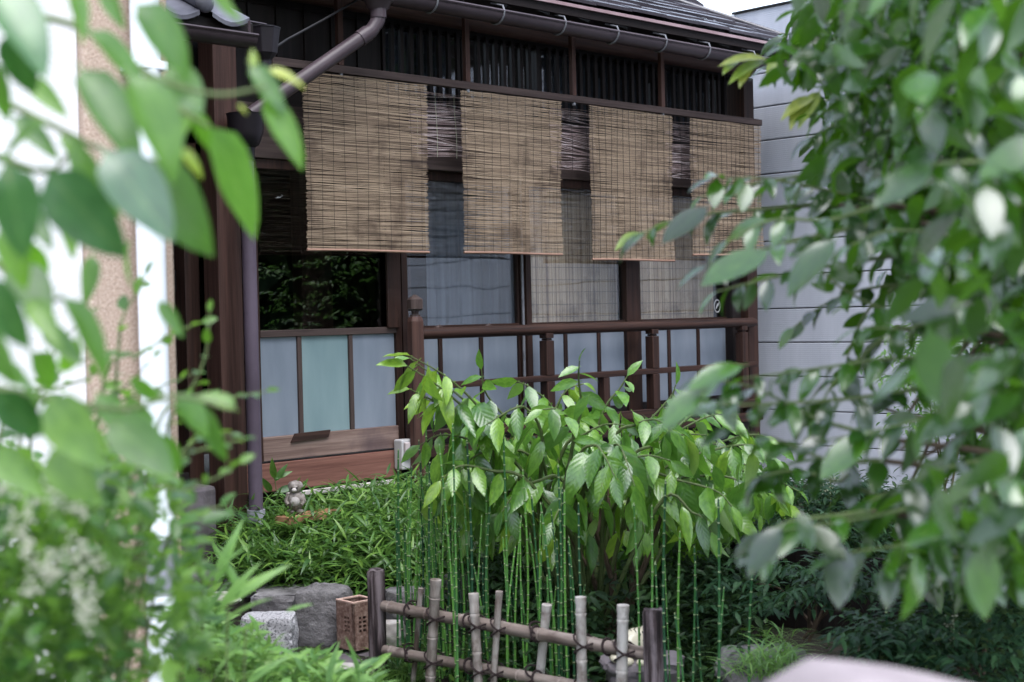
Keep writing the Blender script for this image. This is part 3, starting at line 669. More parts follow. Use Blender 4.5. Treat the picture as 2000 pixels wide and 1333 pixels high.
# ---- bar the blinds hang from, with its hangers
bar_y, bar_z = 5.80, 2.70
bx0 = fx(528, bar_y, 110)
bar = MB().box((bx0, bar_y - .018, bar_z - .02), (8.02, bar_y + .018, bar_z + .02)).build('blind_rail', M['beam_x'], house, bevel=.003, label='long thin wooden rail the reed blinds hang from')
for px in (664, 911, 1118, 1291):
    x = fx(px, bar_y, 130)
    MB().box((x - .016, bar_y - .014, bar_z + .021), (x + .016, bar_y + .014, 3.16)).build('hanger', M['red_z'], house, bevel=.002)
    MB().tube([(x, bar_y - .005, bar_z - .036), (x, bar_y - .005, bar_z - .02)], .011, 8).build('bolt', M['zinc'], house)

# ---- little tiled entrance roof at the left
pr = MB().add([(1.8, 5.12, 2.70), (3.50, 5.12, 2.70), (3.50, 6.0, 3.12), (1.8, 6.0, 3.12), (1.8, 5.12, 2.665), (3.50, 5.12, 2.665), (3.50, 6.0, 3.085), (1.8, 6.0, 3.085)],
               [(0, 1, 2, 3), (7, 6, 5, 4), (0, 4, 5, 1), (1, 5, 6, 2), (2, 6, 7, 3), (3, 7, 4, 0)]).build('entrance_roof', M['black_x'], house, label='small tiled roof over the entrance passage')
bx = on_y(397, 12, 5.10).x
for k in range(-5, 2):
    x = bx + k * .24
    if x > 3.4: continue
    MB().tube([(x, 5.09, 2.755), (x, 5.5, 2.95), (x, 6.0, 3.19)], .042, 12).ball((x, 5.088, 2.752), (.044, .02, .044)).build('round_tile', M['tile'], pr, smooth=True)
for k in range(-5, 2):
    x0_ = bx + k * .24 + .03; vs, fs = [], []
    if x0_ + .18 > 3.55: continue
    for j, (yy, zz) in enumerate(((5.08, 2.715), (5.5, 2.915), (6.0, 3.155))):
        for i in range(7):
            u = i / 6; vs.append((x0_ + .18 * u, yy, zz - .03 * math.sin(math.pi * u)))
        for i in range(7):
            u = i / 6; vs.append((x0_ + .18 * u, yy, zz - .018 - .03 * math.sin(math.pi * u)))
    for j in range(2):
        for i in range(6): fs += [(j * 14 + i, j * 14 + i + 1, j * 14 + 15 + i, j * 14 + 14 + i)]
    fs += [(i, 7 + i, 8 + i, i + 1) for i in range(6)]
    MB().add(vs, fs).build('pan_tile', M['tile'], pr, smooth=True)
g2 = half_gutter(1.8, 3.45, 5.06, 2.63, .05); g2.tube([(1.8, 5.01, 2.63), (3.45, 5.01, 2.63)], .007, 6)
g2.build('small_gutter', M['gutter'], pr, smooth=True)
px_, pz_ = on_y(516, 82, 5.15), 0
MB().tube([(px_.x, 5.15, px_.z - .17), (px_.x, 5.15, px_.z - .08), (px_.x, 5.15, px_.z - .05), (px_.x, 5.15, px_.z + .05), (px_.x, 5.15, px_.z + .06)], [.028, .03, .055, .07, .074], 8).build('rain_head', M['hopper'], pr, bevel=.004)
MB().tube([on_y(487, 42, 5.06), on_y(487, 92, 5.06)], .006, 6).tube([on_y(487, 42, 5.06), on_y(520, 48, 5.1)], .004, 6).build('gutter_strap', M['gutter'], pr)
cab = MB().tube([on_y(520, 105, 5.4), on_y(560, 78, 5.5), on_y(630, 40, 5.6), on_y(712, -8, 5.7)], .006, 6).build('cable', M['ink'], house)

# ---- downpipe
hz = on_y(738, 2, GY - .03)
dp = MB()
prof = [(.035, -.10), (.037, -.05), (.06, -.035), (.075, -.005), (.085, .0), (.085, .07)]
n = 16; vs, fs = [], []
for r_, z in prof: vs += [(hz.x + r_ * math.cos(2 * math.pi * k / n), hz.y + r_ * .8 * math.sin(2 * math.pi * k / n), hz.z + z) for k in range(n)]
for i in range(len(prof) - 1):
    for k in range(n): fs.append((i * n + k, i * n + (k + 1) % n, (i + 1) * n + (k + 1) % n, (i + 1) * n + k))
dp.add(vs, fs)
e0 = Vector((hz.x, hz.y, hz.z - .08)); e1 = on_y(735, 50, GY - .03); e1.x = hz.x
low = on_y(490, 224, 5.71); hd = on_y(480, 246, 5.70)
pipe_dir = (low - e1).normalized()
dp.tube([e0, e1 + Vector((0, 0, .035)), e1 + Vector((-.012, 0.003, .01)), e1 + pipe_dir * .05, e1 + pipe_dir * .4, low], .036, 14)
dp.tube([e0 + Vector((0, 0, -.005)), e0 + Vector((0, 0, .04))], .041, 14)
dp.tube([e1 + pipe_dir * .07, e1 + pipe_dir * .13], .040, 14)
dpo = dp.build('downpipe', M['gutter'], house, smooth=True, label='brown diagonal downpipe running from the gutter to the post')
hx = fx(484, 5.72, 400)
MB().tube([(hx, 5.72, hd.z - .16), (hx, 5.72, hd.z - .10), (hx, 5.72, hd.z - .085), (hx, 5.72, hd.z - .03), (hx, 5.72, hd.z + .05), (hx, 5.72, hd.z + .058)], [.038, .04, .062, .082, .088, .092], 18).build('rain_head', M['hopper'], dpo, smooth=True)
MB().tube([(hx, 5.72, .55), (hx, 5.72, hd.z - .10)], .0335, 18).build('vertical_pipe', M['pipe'], dpo, smooth=True, label='mauve-grey vertical pipe beside the corner post')
MB().tube([(hx, 5.72, .41), (hx, 5.72, .56)], .043, 18).build('pipe_socket', M['pvc_grey'], dpo, smooth=True)

# outlet box on the skirting
ox = fx(790, 5.92, 905)
ob = MB().box((ox - .045, 5.885, .64), (ox + .04, 5.953, .80)).build('outlet_box', M['white'], house, bevel=.008, label='small white outdoor socket box by the newel post')
MB().box((ox - .032, 5.868, .70), (ox + .002, 5.884, .785)).build('cover', M['pinkplastic'], ob, bevel=.004)
MB().box((ox + .008, 5.862, .68), (ox + .034, 5.884, .75)).build('cover', M['white'], ob, bevel=.004)

# ================================================================== VERANDA RAILING
RY = 5.86
rail = root('veranda_railing', (6.4, RY, .6), 'dark reddish-brown veranda railing with a carved newel post', 'railing')
nx = fx(811, RY, 620)
nb = MB()
def octo(b, x, y, r, z0, z1, r1=None):
    r1 = r1 or r; n = 8; v = [(x + rr_ * math.cos(math.pi / 8 + 2 * math.pi * k / n), y + rr_ * math.sin(math.pi / 8 + 2 * math.pi * k / n), z) for z, rr_ in ((z0, r), (z1, r1)) for k in range(n)]
    b.add(v, [(k, (k + 1) % n, n + (k + 1) % n, n + k) for k in range(n)] + [tuple(range(n - 1, -1, -1)), tuple(range(n, 2 * n))])
zt = lambda py: on_y(811, py, RY).z
octo(nb, nx, RY, .046, .45, zt(628)); octo(nb, nx, RY, .046, zt(628), zt(619), .036)
newel = nb.build('newel_post', M['red_z'], rail, bevel=.002)
fb = MB(); octo(fb, nx, RY, .030, zt(619) + .001, zt(615)); octo(fb, nx, RY, .020, zt(615) + .001, zt(608)); octo(fb, nx, RY, .034, zt(608) + .001, zt(604), .045)
octo(fb, nx, RY, .045, zt(604) + .001, zt(586)); octo(fb, nx, RY, .045, zt(586) + .001, zt(576), .008)
fb.build('finial', M['beam_z'], newel)
hr_z = on_y(1150, 641, RY).z
MB().tube([(nx + .03, RY, hr_z), (6.9, RY, hr_z), (7.97, RY, hr_z), (8.0, RY, hr_z)], [.031, .031, .031, .024], 16).build('handrail', M['wood_x'], rail, smooth=True)
mz = 1.076
MB().box((nx + .03, RY - .028, mz - .017), (7.99, RY + .028, mz + .017)).build('middle_rail', M['wood_x'], rail, bevel=.003)
MB().box((nx + .03, RY - .03, .79), (8.0, RY + .03, .84)).build('bottom_rail', M['wood_x'], rail, bevel=.003)
MB().box((nx + .03, RY - .05, .70), (8.0, RY + .05, .755)).build('floor_beam', M['wood_x'], rail, bevel=.003)
for px in (1069, 1275, 1450):
    x = fx(px, RY, 720)
    b = MB().box((x - .031, RY - .031, mz + .018), (x + .031, RY + .031, hr_z - .065)).box((x - .022, RY - .022, hr_z - .064), (x + .022, RY + .022, hr_z - .052)).box((x - .03, RY - .03, hr_z - .051), (x + .03, RY + .03, hr_z - .022))
    b.box((x - .031, RY - .031, .841), (x + .031, RY + .031, mz - .018))
    b.build('baluster', M['wood_z'], rail, bevel=.003)
for px in (1180,):
    x = fx(px, RY, 760); MB().box((x - .026, RY - .026, .841), (x + .026, RY + .026, mz - .018)).build('short_baluster', M['wood_z'], rail, bevel=.003)
for px in (1069, 1275, 1450, 900):
    x = fx(px, RY, 830); MB().box((x - .03, RY - .03, .42), (x + .03, RY + .03, .699)).build('support', M['black_z'], rail)
for px in (853, 950):   # small curved brackets peeping above the handrail
    x = fx(px, 5.93, 630); b = MB()
    b.tube([(x - .012, 5.93, hr_z - .02), (x, 5.93, hr_z + .028), (x + .02, 5.93, hr_z + .036), (x + .045, 5.93, hr_z + .022)], [.012, .013, .010, .006], 8)
    b.build('hook', M['beam_z'], rail, smooth=True)
MB().box((nx - .05, 5.90, .66), (8.0, 6.0, .70)).build('veranda_edge', M['black_x'], rail)

# ================================================================== REED BLINDS
def reed_blind(name, xa, xb, y, zt_, zb, label, mat='reed', pitch=.0038, thick=.0031, seed=0, sway=.012, nstr=11, hem=True, gap=0.0, shrink=0.0, strmat='ink', tilt=.010, strr=.0013):
    rr = random.Random(seed)
    o = root(name, ((xa + xb) / 2, y, zt_), label, 'blind', 'reed blinds hanging under the eave')
    b = MB(); n = int((zt_ - zb) / pitch); seg = 7
    tl = 0.0
    for i in range(n):
        z = zt_ - (i + .5) * pitch; t = i / n
        if rr.random() < gap: continue
        tl = tl * .6 + rr.gauss(0, tilt)
        tint = min(1, max(0, .52 + .17 * rr.gauss(0, 1)))
        ea, eb = rr.gauss(0, .004), rr.gauss(0, .004)
        x0_, x1_ = xa + ea + sway * math.sin(t * 3.1 + seed) + shrink * t, xb + eb + sway * math.sin(t * 3.3 + seed + 1) - shrink * t
        bow = rr.gauss(0, .0012)
        P = []
        for k in range(seg + 1):
            u = k / seg
            P.append(Vector((x0_ + (x1_ - x0_) * u, y + sway * .9 * math.sin(t * 4 + u * 2 + seed) + .004 * math.sin(u * 17 + t * 6), z + tl * (u - .5) * .5 + bow * math.sin(u * 9 + i) + rr.gauss(0, .0006))))
        h = thick * rr.uniform(.7, 1.25) / 2
        vs = []
        for p in P: vs += [(p.x, p.y - h, p.z - h), (p.x, p.y - h, p.z + h), (p.x, p.y + h, p.z)]
        fs = []
        for k in range(seg):
            a = 3 * k; fs += [(a, a + 3, a + 4, a + 1), (a + 1, a + 4, a + 5, a + 2), (a + 2, a + 5, a + 3, a)]
        n0 = len(b.v); b.add(vs, fs, 0, tint)
        for k in range(seg + 1):
            tt = min(1, max(0, tint + rr.gauss(0, .13)))
            for q in range(3): b.tint[n0 + 3 * k + q] = tt
    b.build('reeds', M[mat], o, tint=True, kind='stuff')
    s = MB()
    for k in range(nstr):
        u = (k + .35) / nstr
        pts = []
        for j in range(7):
            t = j / 6; pts.append((xa + (xb - xa) * u + sway * math.sin(t * 3.2 + seed) + shrink * t * (1 - 2 * u), y - .006 + sway * .9 * math.sin(t * 4 + u * 2 + seed) + .004 * math.sin(u * 17 + t * 6), zt_ + (zb - zt_) * t))
        s.tube(pts, strr, 4, caps=False)
    s.build('stitching', M[strmat], o)
    if hem:
        t = 1.0; q = []
        for k in range(8):
            u = k / 7; q.append((xa + (xb - xa) * u + sway * math.sin(3.2 + seed) + shrink * (1 - 2 * u), y + sway * .9 * math.sin(4 + u * 2 + seed) + .004 * math.sin(u * 17 + 6), zb - .006 + .002 * math.sin(u * 5)))
        MB().tube(q, .007, 8).build('hem_bar', M['brown_hem'], o, smooth=True)
    return o
M['brown_hem'] = wood('brown_hem_lath', (0.16, 0.09, 0.065), (0.34, 0.21, 0.16), 'x', rough=.6)
BY = 5.785
def bz(px, py, y=BY): return on_y(px, py, y).z
reed_blind('reed_blind', fx(595, BY, 300), fx(834, BY, 300), BY, 2.672, bz(715, 488), 'leftmost tan reed blind, beside the diagonal downpipe', seed=1, sway=.004, strr=.0008)
reed_blind('reed_blind', fx(904, BY, 350), fx(1097, BY, 350), BY, 2.672, bz(1000, 493), 'second tan reed blind from the left, hanging clear of its neighbours', seed=2, sway=.008, nstr=12, strr=.0009)
reed_blind('reed_blind', fx(1154, BY, 360), fx(1314, BY, 360), BY, 2.672, bz(1230, 506), 'third tan reed blind from the left with dark square stitching', seed=3, sway=.005, nstr=14)
reed_blind('reed_blind', fx(1350, BY, 360), fx(1487, BY, 360), BY, 2.672, bz(1400, 497), 'rightmost reed blind hanging past the corner post', seed=4, sway=.004, nstr=15, gap=.12)
BY2 = 5.88
reed_blind('reed_blind', fx(800, BY2, 250), fx(912, BY2, 250), BY2, 2.66, bz(865, 308, BY2), 'short dark-brown reed blind in the first gap from the left', mat='reed_brown', seed=5, gap=.22, pitch=.0055, thick=.0028, nstr=3, hem=False, strmat='petal', tilt=.035, sway=.003)
reed_blind('reed_blind', fx(1075, BY2, 250), fx(1162, BY2, 250), BY2, 2.66, bz(1125, 334, BY2), 'short dark-brown reed blind in the middle gap', mat='reed_brown', seed=6, gap=.22, pitch=.0055, thick=.0028, nstr=3, hem=False, strmat='ink', tilt=.035, sway=.003)
reed_blind('reed_blind', fx(1300, BY2, 250), fx(1360, BY2, 250), BY2, 2.66, bz(1330, 352, BY2), 'short brown reed blind between the two rightmost blinds', mat='reed_brown', seed=7, gap=.2, pitch=.0055, thick=.0028, nstr=3, hem=False, strmat='ink', tilt=.03, sway=.003)

# vertical-slat blinds behind the glass
def inner_blind(xa, xb, y, z0, z1, label, seed):
    rr = random.Random(seed); o = root('indoor_blind', ((xa + xb) / 2, y, z1), label, 'blind', 'slatted blinds inside the windows')
    b = MB(); x = xa
    while x < xb:
        w = rr.uniform(.003, .006); b.box((x, y - .001, z0), (x + w, y + .001, z1), 0, min(1, max(0, rr.gauss(.5, .3)))); x += w + rr.uniform(.0006, .003)
    b.build('slats', M['reed_tan'], o, tint=True, kind='stuff')
    s = MB(); z = z0 + .04
    while z < z1: s.tube([(xa, y - .004, z), (xb, y - .004, z)], .001, 4); z += .075
    s.build('stitching', M['ink'], o)
inner_blind(fx(1030, 6.09), fx(1208, 6.09), 6.10, 1.39, 2.2, 'tan slatted blind behind the third window', 21)
inner_blind(fx(1246, 6.11), fx(1396, 6.11), 6.12, 1.39, 2.2, 'pinkish-tan slatted blind behind the rightmost window', 22)

# ================================================================== GREY SIDED NEIGHBOUR HOUSE
SX = 8.62
nb_ = root('sided_house', (SX, 4.0, .2), 'neighbouring house wall clad in pale grey horizontal siding', 'house')
MB().box((SX + .03, 1.4, -.3), (SX + 4, 9.0, 3.60)).build('wall', M['ink'], nb_)
ph = .243; zb0 = on_x(1650, 942, SX).z
k = 0; z = zb0
while z < 3.60:
    MB().box((SX, 1.4, z + .005), (SX + .028, 6.44, min(z + ph - .004, 3.61))).build('siding_plank', M['siding'], nb_, bevel=.003); z += ph
MB().box((SX - .012, 6.441, .1), (SX + .03, 6.475, 3.61)).build('corner_trim', M['pvc'], nb_, bevel=.003)
MB().box((SX - .02, 1.4, zb0 - .04), (SX + .029, 6.44, zb0 - .001)).build('drip_flashing', M['pvc'], nb_, bevel=.003)
MB().box((SX + .01, 1.4, -.3), (SX + .029, 6.44, zb0 - .041)).build('foundation', M['rock'], nb_)
MB().box((SX - .015, 1.38, 3.612), (SX + 4, 6.46, 3.626)).build('roof_edge', M['ink'], nb_)

# ================================================================== WHITE STUCCO BUILDING AT THE LEFT
WY = 3.12
sx_r, sx_l = on_y(347, 700, WY).x, on_y(175, 500, WY).x
stu = root('stucco_building', (0.5, WY, 0), 'white stuccoed building with a beige pebbledash pilaster', 'house')
MB().box((-4.0, WY + .03, -.1), (sx_l - .002, WY + 2.0, 5.5)).build('wall', M['stucco'], stu)
MB().box((sx_l, WY, -.1), (sx_r, WY + 2.0, 5.5)).build('pilaster', M['pebble'], stu, bevel=.01)
pxx = on_y(296, 450, WY - .06).x
dpw = MB().tube([(pxx, WY - .055, .98), (pxx, WY - .055, 4.8)], .0345, 20).build('downpipe', M['pvc'], stu, smooth=True, label='white plastic downpipe on the beige pilaster')
zc = on_y(312, 1035, WY - .06).z
MB().tube([(pxx, WY - .055, zc - .02), (pxx, WY - .055, zc + .01), (pxx, WY - .055, zc + .03)], [.043, .045, .040], 20).build('collar', M['pvc'], dpw, smooth=True)
MB().tube([(pxx, WY - .055, .80), (pxx, WY - .055, zc - .02)], .0335, 20).build('grey_section', M['pvc_grey'], dpw, smooth=True)
MB().tube([(pxx, WY - .055, 0), (pxx, WY - .055, .80)], .0345, 20).build('lower_pipe', M['pvc'], dpw, smooth=True)
for z in (2.05, 3.3): MB().box((pxx - .04, WY - .09, z), (pxx + .04, WY, z + .02)).build('clip', M['pvc'], dpw, bevel=.003)

# ================================================================== BAMBOO FENCE
FX = 3.38
fy0, fy1 = on_x(736, 1200, FX).y, on_x(1278, 1250, FX).y
fence = root('bamboo_fence', (FX, (fy0 + fy1) / 2, 0), 'low open bamboo lattice fence tied with dark rope', 'fence')
def wpost(yc, zt_, r, seed, label):
    b = MB(); n = 14; rr = random.Random(seed); vs, fs = [], []
    lev = [-.05, .1, .2, .3, .4, zt_ - .01, zt_]
    prof = [rr.uniform(.88, 1.06) for _ in range(n)]
    for j, z in enumerate(lev):
        for k in range(n):
            q = r * (prof[k] + rr.uniform(-.03, .03)) * (0.9 if j == len(lev) - 1 else 1)
            a = 2 * math.pi * k / n; vs.append((FX + q * math.cos(a), yc + q * math.sin(a), z + (rr.uniform(-.004, .004) if z > .45 else 0)))
    for j in range(len(lev) - 1):
        for k in range(n): fs.append((j * n + k, j * n + (k + 1) % n, (j + 1) * n + (k + 1) % n, (j + 1) * n + k))
    fs.append(tuple((len(lev) - 1) * n + k for k in range(n)))
    b.add(vs, fs); return b.build('fence_post', M['silver'], fence, smooth=True, label=label)
wpost(fy0, on_x(736, 1113, FX).z, .034, 1, 'dark cracked post at the left end')
wpost(fy1, on_x(1278, 1190, FX).z, .034, 2, 'silvered grey post at the right end')
def culm(p, q, r, mat, name, rr, nodes=.13, top=True, label=None):
    p, q = Vector(p), Vector(q); d = (q - p); L = d.length; d.normalize()
    pts, rad = [], []; s = 0; nxt = rr.uniform(.04, nodes)
    while s < L:
        pts.append(p + d * s); rad.append(r * rr.uniform(.97, 1.03))
        if s < nxt < L - .02:
            for e, f in ((-.012, 1.0), (-.004, 1.13), (0, .98), (.005, 1.1), (.014, 1.0)): pts.append(p + d * (nxt + e)); rad.append(r * f)
            s = nxt + .03; nxt += nodes * rr.uniform(.8, 1.2)
        else: s += .05
    pts.append(q); rad.append(r)
    b = MB().tube(pts, rad, 14)
    if top: b.tube([q - d * .03, q - d * .012, q + d * .001], [r, r * 1.15, r * 1.12], 14)
    return b.build(name, M[mat], fence, smooth=True, label=label)
rr = random.Random(31)
zt1, zt2 = on_x(1000, 1231, FX).z, 0
ra = on_x(750, 1184, FX); rb = on_x(1255, 1276, FX)
rail_top = culm(ra, Vector((FX, fy1 + .03, rb.z)), .021, 'bamboo_rail', 'rail', rr, .22, False)
rc = on_x(752, 1270, FX); rd = on_x(1060, 1328, FX); k_ = (rd.z - rc.z) / (rd.y - rc.y)
rail_low = culm(rc, Vector((FX, fy1 + .03, rc.z + k_ * (fy1 + .03 - rc.y))), .019, 'bamboo_rail', 'rail', rr, .22, False)
MB().bar(Vector((FX - .012, fy1 + .02, rb.z + .016)), Vector((FX - .012, fy1 + .16, rb.z + .022)), .012, .008).build('split_sliver', M['bamboo_rail'], fence)
def rail_z(y, hi=True):
    a, b_ = (ra, rb) if hi else (rc, rd); return a.z + (b_.z - a.z) * (y - a.y) / (b_.y - a.y)
for (pt, yt, pb, r, side) in ((822, 1150, 806, .0095, 1), (851, 1133, 840, .0185, -1), (925, 1160, 935, .0165, -1), (975, 1156, 963, .0115, -1), (1068, 1182, 1052, .0155, 1), (1134, 1167, 1137, .0165, -1), (1217, 1183, 1214, .0175, -1)):
    xo = FX + side * (.020 + r)
    a = on_x(pt, yt, xo); b_ = on_x(pb, 1345, xo)
    dirn = (b_ - a).normalized(); low_ = a + dirn * (a.z + .02) / max(.2, -dirn.z)
    c = culm(low_, a, r, 'bamboo', 'upright', rr, .15)
    for hi in (True, False):
        yy = a.y; zz = rail_z(yy, hi); t = (a.z - zz) / (a.z - low_.z); yy = a.y + (low_.y - a.y) * t
        rad = r + .022; pts = []
        for turn in range(2):
            pts = [(xo - side * (.02 + r) * .5 + rad * 1.02 * math.cos(an) * 1.0, yy + rad * .9 * math.sin(an), zz + (.012 if turn else -.012) + .02 * math.sin(an + (0 if turn else 3.1))) for an in [2 * math.pi * k / 14 for k in range(15)]]
            MB().tube(pts, .0034, 6).build('rope_tie', M['rope'], fence, smooth=True)
for yy in (on_x(800, 1200, FX).y, on_x(915, 1220, FX).y, on_x(1048, 1240, FX).y, on_x(1187, 1262, FX).y):
    for hi in (True, False):
        zz = rail_z(yy, hi)
        MB().tube([(FX + .026 * math.cos(an), yy + .006 * math.sin(an), zz + .026 * math.sin(an)) for an in [2 * math.pi * k / 12 for k in range(13)]], .004, 6).build('rope_tie', M['rope'], fence, smooth=True)

# ================================================================== DARK BOARD FENCE at the right
BX = 4.95
bf = root('board_fence', (BX, 3.0, 0), 'low black-brown board fence in the shade under the right bushes', 'fence')
yy = 1.2; rr = random.Random(8)
while yy < 3.75:
    w = rr.uniform(.055, .075); MB().box((BX, yy, -.02), (BX + .012 + rr.uniform(0, .006), yy + w - .004, .46 + rr.uniform(-.006, .006))).build('board', M['black_z'], bf); yy += w
MB().box((BX + .02, 1.2, .34), (BX + .045, 3.75, .39)).build('rail', M['black_y'], bf)

# ================================================================== ROCKS AND ORNAMENTS
def rock_px(px0, px1, pt, pb, d, mat, label, seed, sq=.35, flat=.55, rz=0, dep=.8, name='rock', cat='rock', group='garden rocks edging the raised bed'):
    a, b_ = at(px0, pb, d), at(px1, pt, d); w = (b_ - a).length; cxp, cyp = (px0 + px1) / 2, (pt + pb) / 2
    c = at(cxp, cyp, d); sxz = (px1 - px0) / F_PX * d / 2; szz = (pb - pt) / F_PX * d / 2
    return rock_mesh(name, c, (sxz * 1.08, sxz * dep, szz * 1.12), mat, None, seed, 4, flat, sq, rz=rz + HEAD - math.pi / 2, label=label, cat=cat, group=group)
rock_px(355, 440, 1110, 1160, 6.3, M['rock'], 'rounded pinkish-grey rock behind the white downpipe', 1, group=None)
rock_px(430, 520, 1118, 1172, 6.3, M['rock'], 'small brown-grey rock left of the flat-topped rock', 2)
rock_px(500, 640, 1138, 1200, 6.15, M['rock'], 'flat-topped grey rock overhanging the dark gap', 3, sq=.6, flat=.4)
rock_px(578, 688, 1146, 1275, 5.95, M['rock'], 'tall angular grey rock beside the clay planter', 4, sq=.45, flat=0)
rock_px(655, 745, 1150, 1230, 6.35, M['rock'], 'grey rock behind the clay planter', 5)
rock_px(752, 835, 1138, 1215, 6.0, M['rock'], 'rounded grey rock behind the left end of the bamboo fence', 6)
rock_px(862, 965, 1108, 1190, 6.25, M['rock'], 'grey rock with dark underside among the horsetails', 7)
rock_px(735, 790, 1205, 1262, 5.75, M['pale_stone'], 'small pale stone low behind the left fence post', 8)
rock_px(1180, 1330, 1265, 1330, 4.9, M['flag'], 'dark flat stone under the cream ornament', 9, sq=.4, flat=.3)
rock_px(1405, 1570, 1262, 1345, 5.0, M['rock'], 'dark mossy boulder with spidery grass at its foot', 10, sq=.3, flat=.7, group=None)
rock_px(478, 574, 1200, 1275, 5.6, M['granite'], 'pale speckled granite block beside the tall rock', 11, sq=.85, flat=.85, name='granite_block', group=None)
rock_px(640, 700, 1290, 1325, 5.1, M['pale_stone'], 'pale stone between flagstones below the clay planter', 12, sq=.3, flat=.3)
rock_px(300, 360, 1215, 1300, 4.6, M['granite'], 'pale stone by the foot of the white downpipe', 13, sq=.3)
rock_px(385, 470, 1152, 1182, 5.9, M['pale_stone'], 'patch of pale stone chippings left of the granite block', 14, sq=.1, flat=.3, group=None)
# vein on the tall rock is built as a thin quartz ridge
# clay planter: square tube, one corner towards the camera, lattice windows
pc = at(698, 1264, 5.8)
pl = root('clay_planter', (pc.x, pc.y, pc.z), 'square speckled red-brown clay planter with cut lattice windows', 'planter')
S, H, T = .058, .188, .009
ang = HEAD + math.radians(90 - 48)
ax_, ay_ = Vector((math.cos(ang), math.sin(ang), 0)), Vector((-math.sin(ang), math.cos(ang), 0))
def pw(u, v, z): return pc + ax_ * u + ay_ * v + Vector((0, 0, z))
def side_wall(fn, holes, name):
    """One planter wall built round its cut windows: fn(u, depth, z) -> point."""
    b = MB(); us, zs = [-S, S], [0, H]
    if holes:
        cu = [-.004, .011, .018, .031]; us = [-S, cu[0], cu[1], cu[2], cu[3], S]
        zs = [0, .070, .082, .088, .099, .105, .116, .122, .133, H]
    for i in range(len(us) - 1):
        for j in range(len(zs) - 1):
            if holes and i in (1, 3) and j in (1, 3, 5, 7): continue
            v = [fn(us[i], 0, zs[j]), fn(us[i + 1], 0, zs[j]), fn(us[i + 1], 0, zs[j + 1]), fn(us[i], 0, zs[j + 1]), fn(us[i], T, zs[j]), fn(us[i + 1], T, zs[j]), fn(us[i + 1], T, zs[j + 1]), fn(us[i], T, zs[j + 1])]
            b.add(v, [(0, 1, 2, 3), (7, 6, 5, 4), (0, 4, 5, 1), (1, 5, 6, 2), (2, 6, 7, 3), (3, 7, 4, 0)])
    return b.build(name, M['clay'], pl)
side_wall(lambda u, t, z: pw(u - .0, -S + t, z), False, 'wall')
side_wall(lambda u, t, z: pw(u, S - t, z), False, 'wall')
side_wall(lambda u, t, z: pw(-S + t, u, z), True, 'lattice_wall')
side_wall(lambda u, t, z: pw(S - t, u, z), True, 'lattice_wall')
# find the two walls facing the camera: windows on both of them
b = MB()
for s_ in (-1, 1):
    b.bar(pw(-S - .003, s_ * (S - .006), H + .003), pw(S + .003, s_ * (S - .006), H + .003), .013, .008); b.bar(pw(s_ * (S - .006), -S + .0125, H + .003), pw(s_ * (S - .006), S - .0125, H + .003), .013, .008)
b.build('rim', M['clay_rim'], pl, bevel=.002)
MB().add([pw(-S + T, -S + T, H - .04), pw(S - T, -S + T, H - .04), pw(S - T, S - T, H - .04), pw(-S + T, S - T, H - .04)], [(0, 1, 2, 3)]).build('soil', M['soil'], pl)
side_objs = [o for o in bpy.data.objects if o.parent == pl and (o.name.startswith('wall') or o.name.startswith('lattice_wall'))]
for o in side_objs: bpy.data.objects.remove(o)
def facing(fn_n): return fn_n.dot(-FWD) > 0
walls = [(lambda u, t, z: pw(u, -S + t, z), -ay_), (lambda u, t, z: pw(u, S - t, z), ay_), (lambda u, t, z: pw(-S + t, u, z), -ax_), (lambda u, t, z: pw(S - t, u, z), ax_)]
for fn, nrm in walls:
    fc = facing(nrm)
    # windows sit towards the corner that points at the camera
    corner = (-FWD); along = fn(1, 0, 0) - fn(0, 0, 0); sgn = 1 if along.dot(corner) > 0 else -1
    side_wall((lambda u, t, z, fn=fn, sgn=sgn: fn(sgn * (u + .0), t, z)), fc, 'lattice_wall' if fc else 'back_wall')

# stoneware figure standing on an orange paver
fp = at(578, 1004, 6.75); fp.z = on_y(578, 1004, fp.y).z
pv = MB().box((-.16, -.055, -.035), (.16, .055, 0))
pv.v = [tuple(fp + Vector((.07, .0, -.003)) + Vector((math.cos(.1) * x - math.sin(.1) * y, math.sin(.1) * x + math.cos(.1) * y, z))) for x, y, z in pv.v]
pv.build('clay_paver', M['brick'], None, bevel=.004, label='orange clay paver half buried in dwarf bamboo by the skirting', cat='paver')
fig = root('stoneware_figure', fp, 'small grey stoneware animal figure in a round hat by the downpipe', 'figurine')
tc_ = (-FWD).normalized(); tr = RIGHT
def fpt(r, f, z): return fp + tr * r + tc_ * f + Vector((0, 0, z))
MB().ball(fpt(0, 0, .062), (.038, .036, .052), 16, 12).build('body', M['tanuki'], fig, smooth=True)
MB().ball(fpt(0, .012, .062), (.028, .028, .034), 14, 10).build('belly', M['pale_stone'], fig, smooth=True)
MB().ball(fpt(0, .006, .120), (.030, .028, .027), 14, 10).build('head', M['tanuki'], fig, smooth=True)
MB().ball(fpt(0, .032, .114), (.012, .012, .010), 10, 8).build('muzzle', M['pale_stone'], fig, smooth=True)
for s_ in (-1, 1):
    MB().ball(fpt(s_ * .012, .031, .124), .0042, 8, 6).build('eye', M['ink'], fig, smooth=True)
    MB().tube([fpt(s_ * .03, 0, .09), fpt(s_ * .042, .014, .06), fpt(s_ * .03, .03, .045)], [.012, .011, .009], 8).build('arm', M['tanuki'], fig, smooth=True)
    MB().ball(fpt(s_ * .022, .014, .012), (.018, .022, .013), 10, 8).build('foot', M['tanuki'], fig, smooth=True)
hb = MB(); n = 18; vs, fs = [], []
